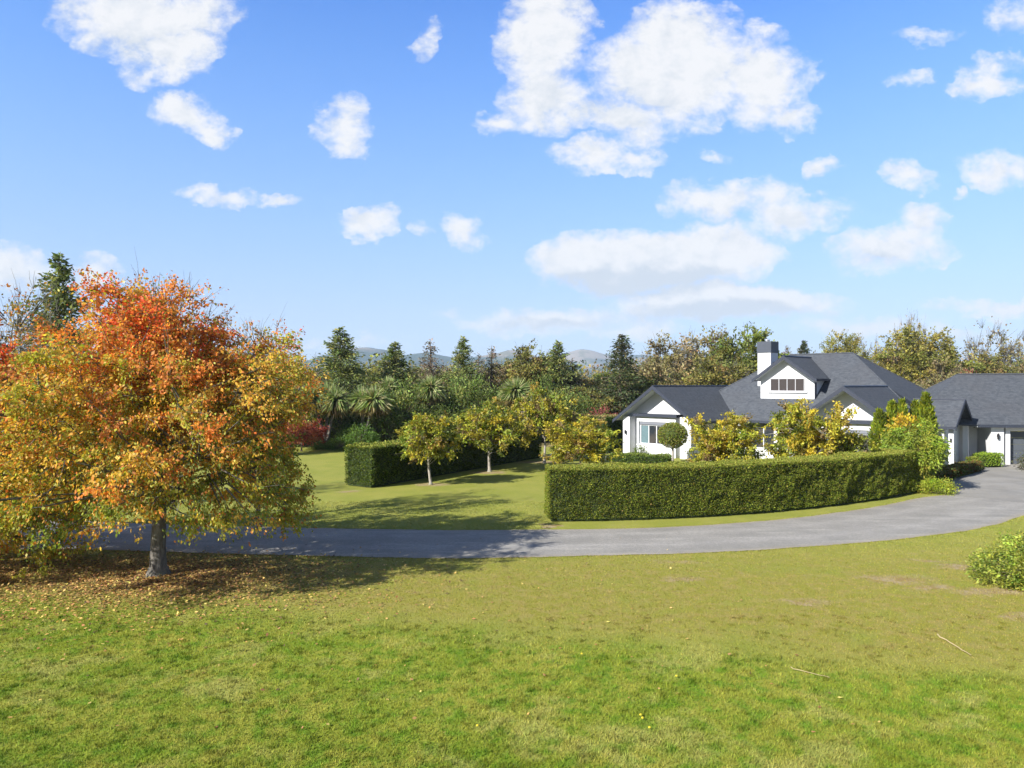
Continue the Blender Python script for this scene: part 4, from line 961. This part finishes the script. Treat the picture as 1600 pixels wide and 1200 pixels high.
fl0 = empty('dandelion'); df.build('flower', yl, fl0); q = MB(); q.tube([(0, 0, 0), (0, 0, .055)], .004, 4); q.build('stem', m_plain('green_stem', (.15, .2, .05)), fl0)
for i, p_ in enumerate([(909, 1025), (1057, 1060), (746, 1138), (1001, 1121), (1015, 1141), (1004, 1126)]):
    v = at(*p_); place(fl0, i > 0, v.x, v.y, 'tiny yellow dandelion flower in the lush foreground grass', 'flower', 'dandelions in the foreground grass', 0, .8)

# ---- fallen leaves
rg = np.random.default_rng(151); n = 36000
cx = np.where(rg.random(n) < .55, -10.4, -17.2); r = np.abs(rg.normal(0, 1, n)) * 2.7 + .2 * rg.random(n); th = rg.uniform(0, 6.283, n)
X = cx + np.cos(th) * r * 1.25 + .6; Y = 20.2 + np.sin(th) * r * .85 - .2
far = rg.random(n) < .012; X = np.where(far, rg.uniform(-16, 6, n), X); Y = np.where(far, rg.uniform(11, 26, n), Y)
yn = np.interp(X, NP_[:, 0], NP_[:, 1]); keep = (Y < yn + .05) | (rg.random(n) < .10); keep &= (Y > 9.5)
X, Y = X[keep], Y[keep]; n = len(X)
P = np.stack([X, Y, rg.uniform(.015, .05, n)], 1); fl_ = MB(); dr_ = rg.normal(size=(n, 3)); dr_[:, 2] *= .25
d_ = unit(dr_); s_ = unit(np.cross(d_, np.array((0, 0, 1)) + rg.normal(0, .35, (n, 3)))); l = rg.uniform(.05, .10, n)[:, None]
V = np.stack([P, P + d_ * l * .5 + s_ * l * .32, P + d_ * l, P + d_ * l * .5 - s_ * l * .32], 1).reshape(-1, 3); V[:, 2] = np.maximum(V[:, 2], .014)
fl_.add(V, np.arange(n)[:, None] * 4 + np.arange(4)[None], np.repeat(jitcol(pick([(.50, .33, .12), (.42, .24, .08), (.30, .18, .08), (.58, .46, .14), (.38, .20, .09), (.12, .08, .05)], n, rg), n, rg, .25), 4, 0))
tag(fl_.build('fallen_leaves', dull_m), 'brown and yellow fallen leaves scattered under the autumn trees', 'leaves', kind='stuff')

# ---- grass blades
m, t, b = mat('grass_blades', .7, .12); blade_m = m
pos = t.new('ShaderNodeNewGeometry').outputs['Position']; c, *_r = grass_colour(t, pos, True)
a = t.new('ShaderNodeAttribute', attribute_name='tint').outputs['Color']
col_ = t.mix(1., c, a, 'MULTIPLY'); t.l.new(col_, b.inputs['Base Color'])
tr = t.new('ShaderNodeBsdfTranslucent'); t.l.new(col_, tr.inputs[0]); mx = t.new('ShaderNodeMixShader'); mx.inputs[0].default_value = .3
t.l.new(b.outputs[0], mx.inputs[1]); t.l.new(tr.outputs[0], mx.inputs[2]); t.l.new(mx.outputs[0], t.n['Material Output'].inputs[0])
rg = np.random.default_rng(161); n = 420000
Y = 8.8 + (33 - 8.8) * rg.random(n) ** 1.75; X = (rg.random(n) * 2 - 1) * (Y * .76 + .6)
yn = np.interp(X, NP_[:, 0], NP_[:, 1]); yf = np.interp(X, FP_[:, 0], FP_[:, 1])
keep = (Y < yn - .0) | ((Y > yf + .0) & (X < 1.5)); X, Y = X[keep], Y[keep]
# rougher grass right at the edges of the seal
ne = 26000; i = rg.integers(0, 420, ne); sd = rg.random(ne) < .5
ex = np.where(sd, NP_[i, 0], FP_[i, 0]) + rg.normal(0, .04, ne); ey = np.where(sd, NP_[i, 1] - np.abs(rg.normal(0, .06, ne)) + .02, FP_[i, 1] + np.abs(rg.normal(0, .06, ne)) - .02)
X = np.r_[X, ex]; Y = np.r_[Y, ey]; n = len(X)
nc_ = 900; cy_ = 9.2 + 7.5 * rg.random(nc_) ** 1.3; cx_ = (rg.random(nc_) * 2 - 1) * cy_ * .75; per_ = 30       # coarser tufts
tx = np.repeat(cx_, per_) + rg.normal(0, .045, nc_ * per_); ty = np.repeat(cy_, per_) + rg.normal(0, .045, nc_ * per_)
k_ = ty < np.interp(tx, NP_[:, 0], NP_[:, 1]) - .1; tx, ty = tx[k_], ty[k_]; nt_ = len(tx); n0_ = len(X)
X = np.r_[X, tx]; Y = np.r_[Y, ty]; n = len(X)
hh = rg.uniform(.018, .05, n) * np.where(Y + .23 * X < 15.5, 1.15, .7); hh[n0_:] *= 1.5; hh = hh[:, None]
th = rg.uniform(0, 6.283, n); wv = np.stack([np.cos(th), np.sin(th), 0 * th], 1) * (.0028 + .0004 * Y)[:, None]
P = np.stack([X, Y, np.full(n, .0)], 1); ln = np.stack([rg.normal(0, .6, n), rg.normal(0, .6, n), np.ones(n)], 1) * hh
V = np.stack([P - wv, P + wv, P + ln], 1).reshape(-1, 3)
gb_ = MB(); gb_.add(V, np.arange(n)[:, None] * 3 + np.arange(3)[None], np.repeat(np.clip(np.where(np.arange(n)[:, None] < n0_, 1.12, .90) * np.exp(rg.normal(0, .15, (n, 1))) * np.exp(rg.normal(0, .05, (n, 3))), .3, 2.2), 3, 0))
tag(gb_.build('grass', blade_m), 'short grass blades of the foreground lawn', 'grass', kind='stuff')

# ---- air
m = bpy.data.materials.new('haze'); m.use_nodes = True; t = NT(m.node_tree); t.n.clear()
pv_ = t.new('ShaderNodeVolumePrincipled'); pv_.inputs['Color'].default_value = (.66, .82, 1., 1); pv_.inputs['Density'].default_value = HAZE = .00016
pv_.inputs['Anisotropy'].default_value = 0.
t.l.new(pv_.outputs[0], t.new('ShaderNodeOutputMaterial').inputs['Volume'])
hz = MB(); hz.box(-9200, 9200, -500, 9300, -8, 330); tag(hz.build('haze', m), 'thin blue haze in front of the distant hills', 'haze', kind='stuff')
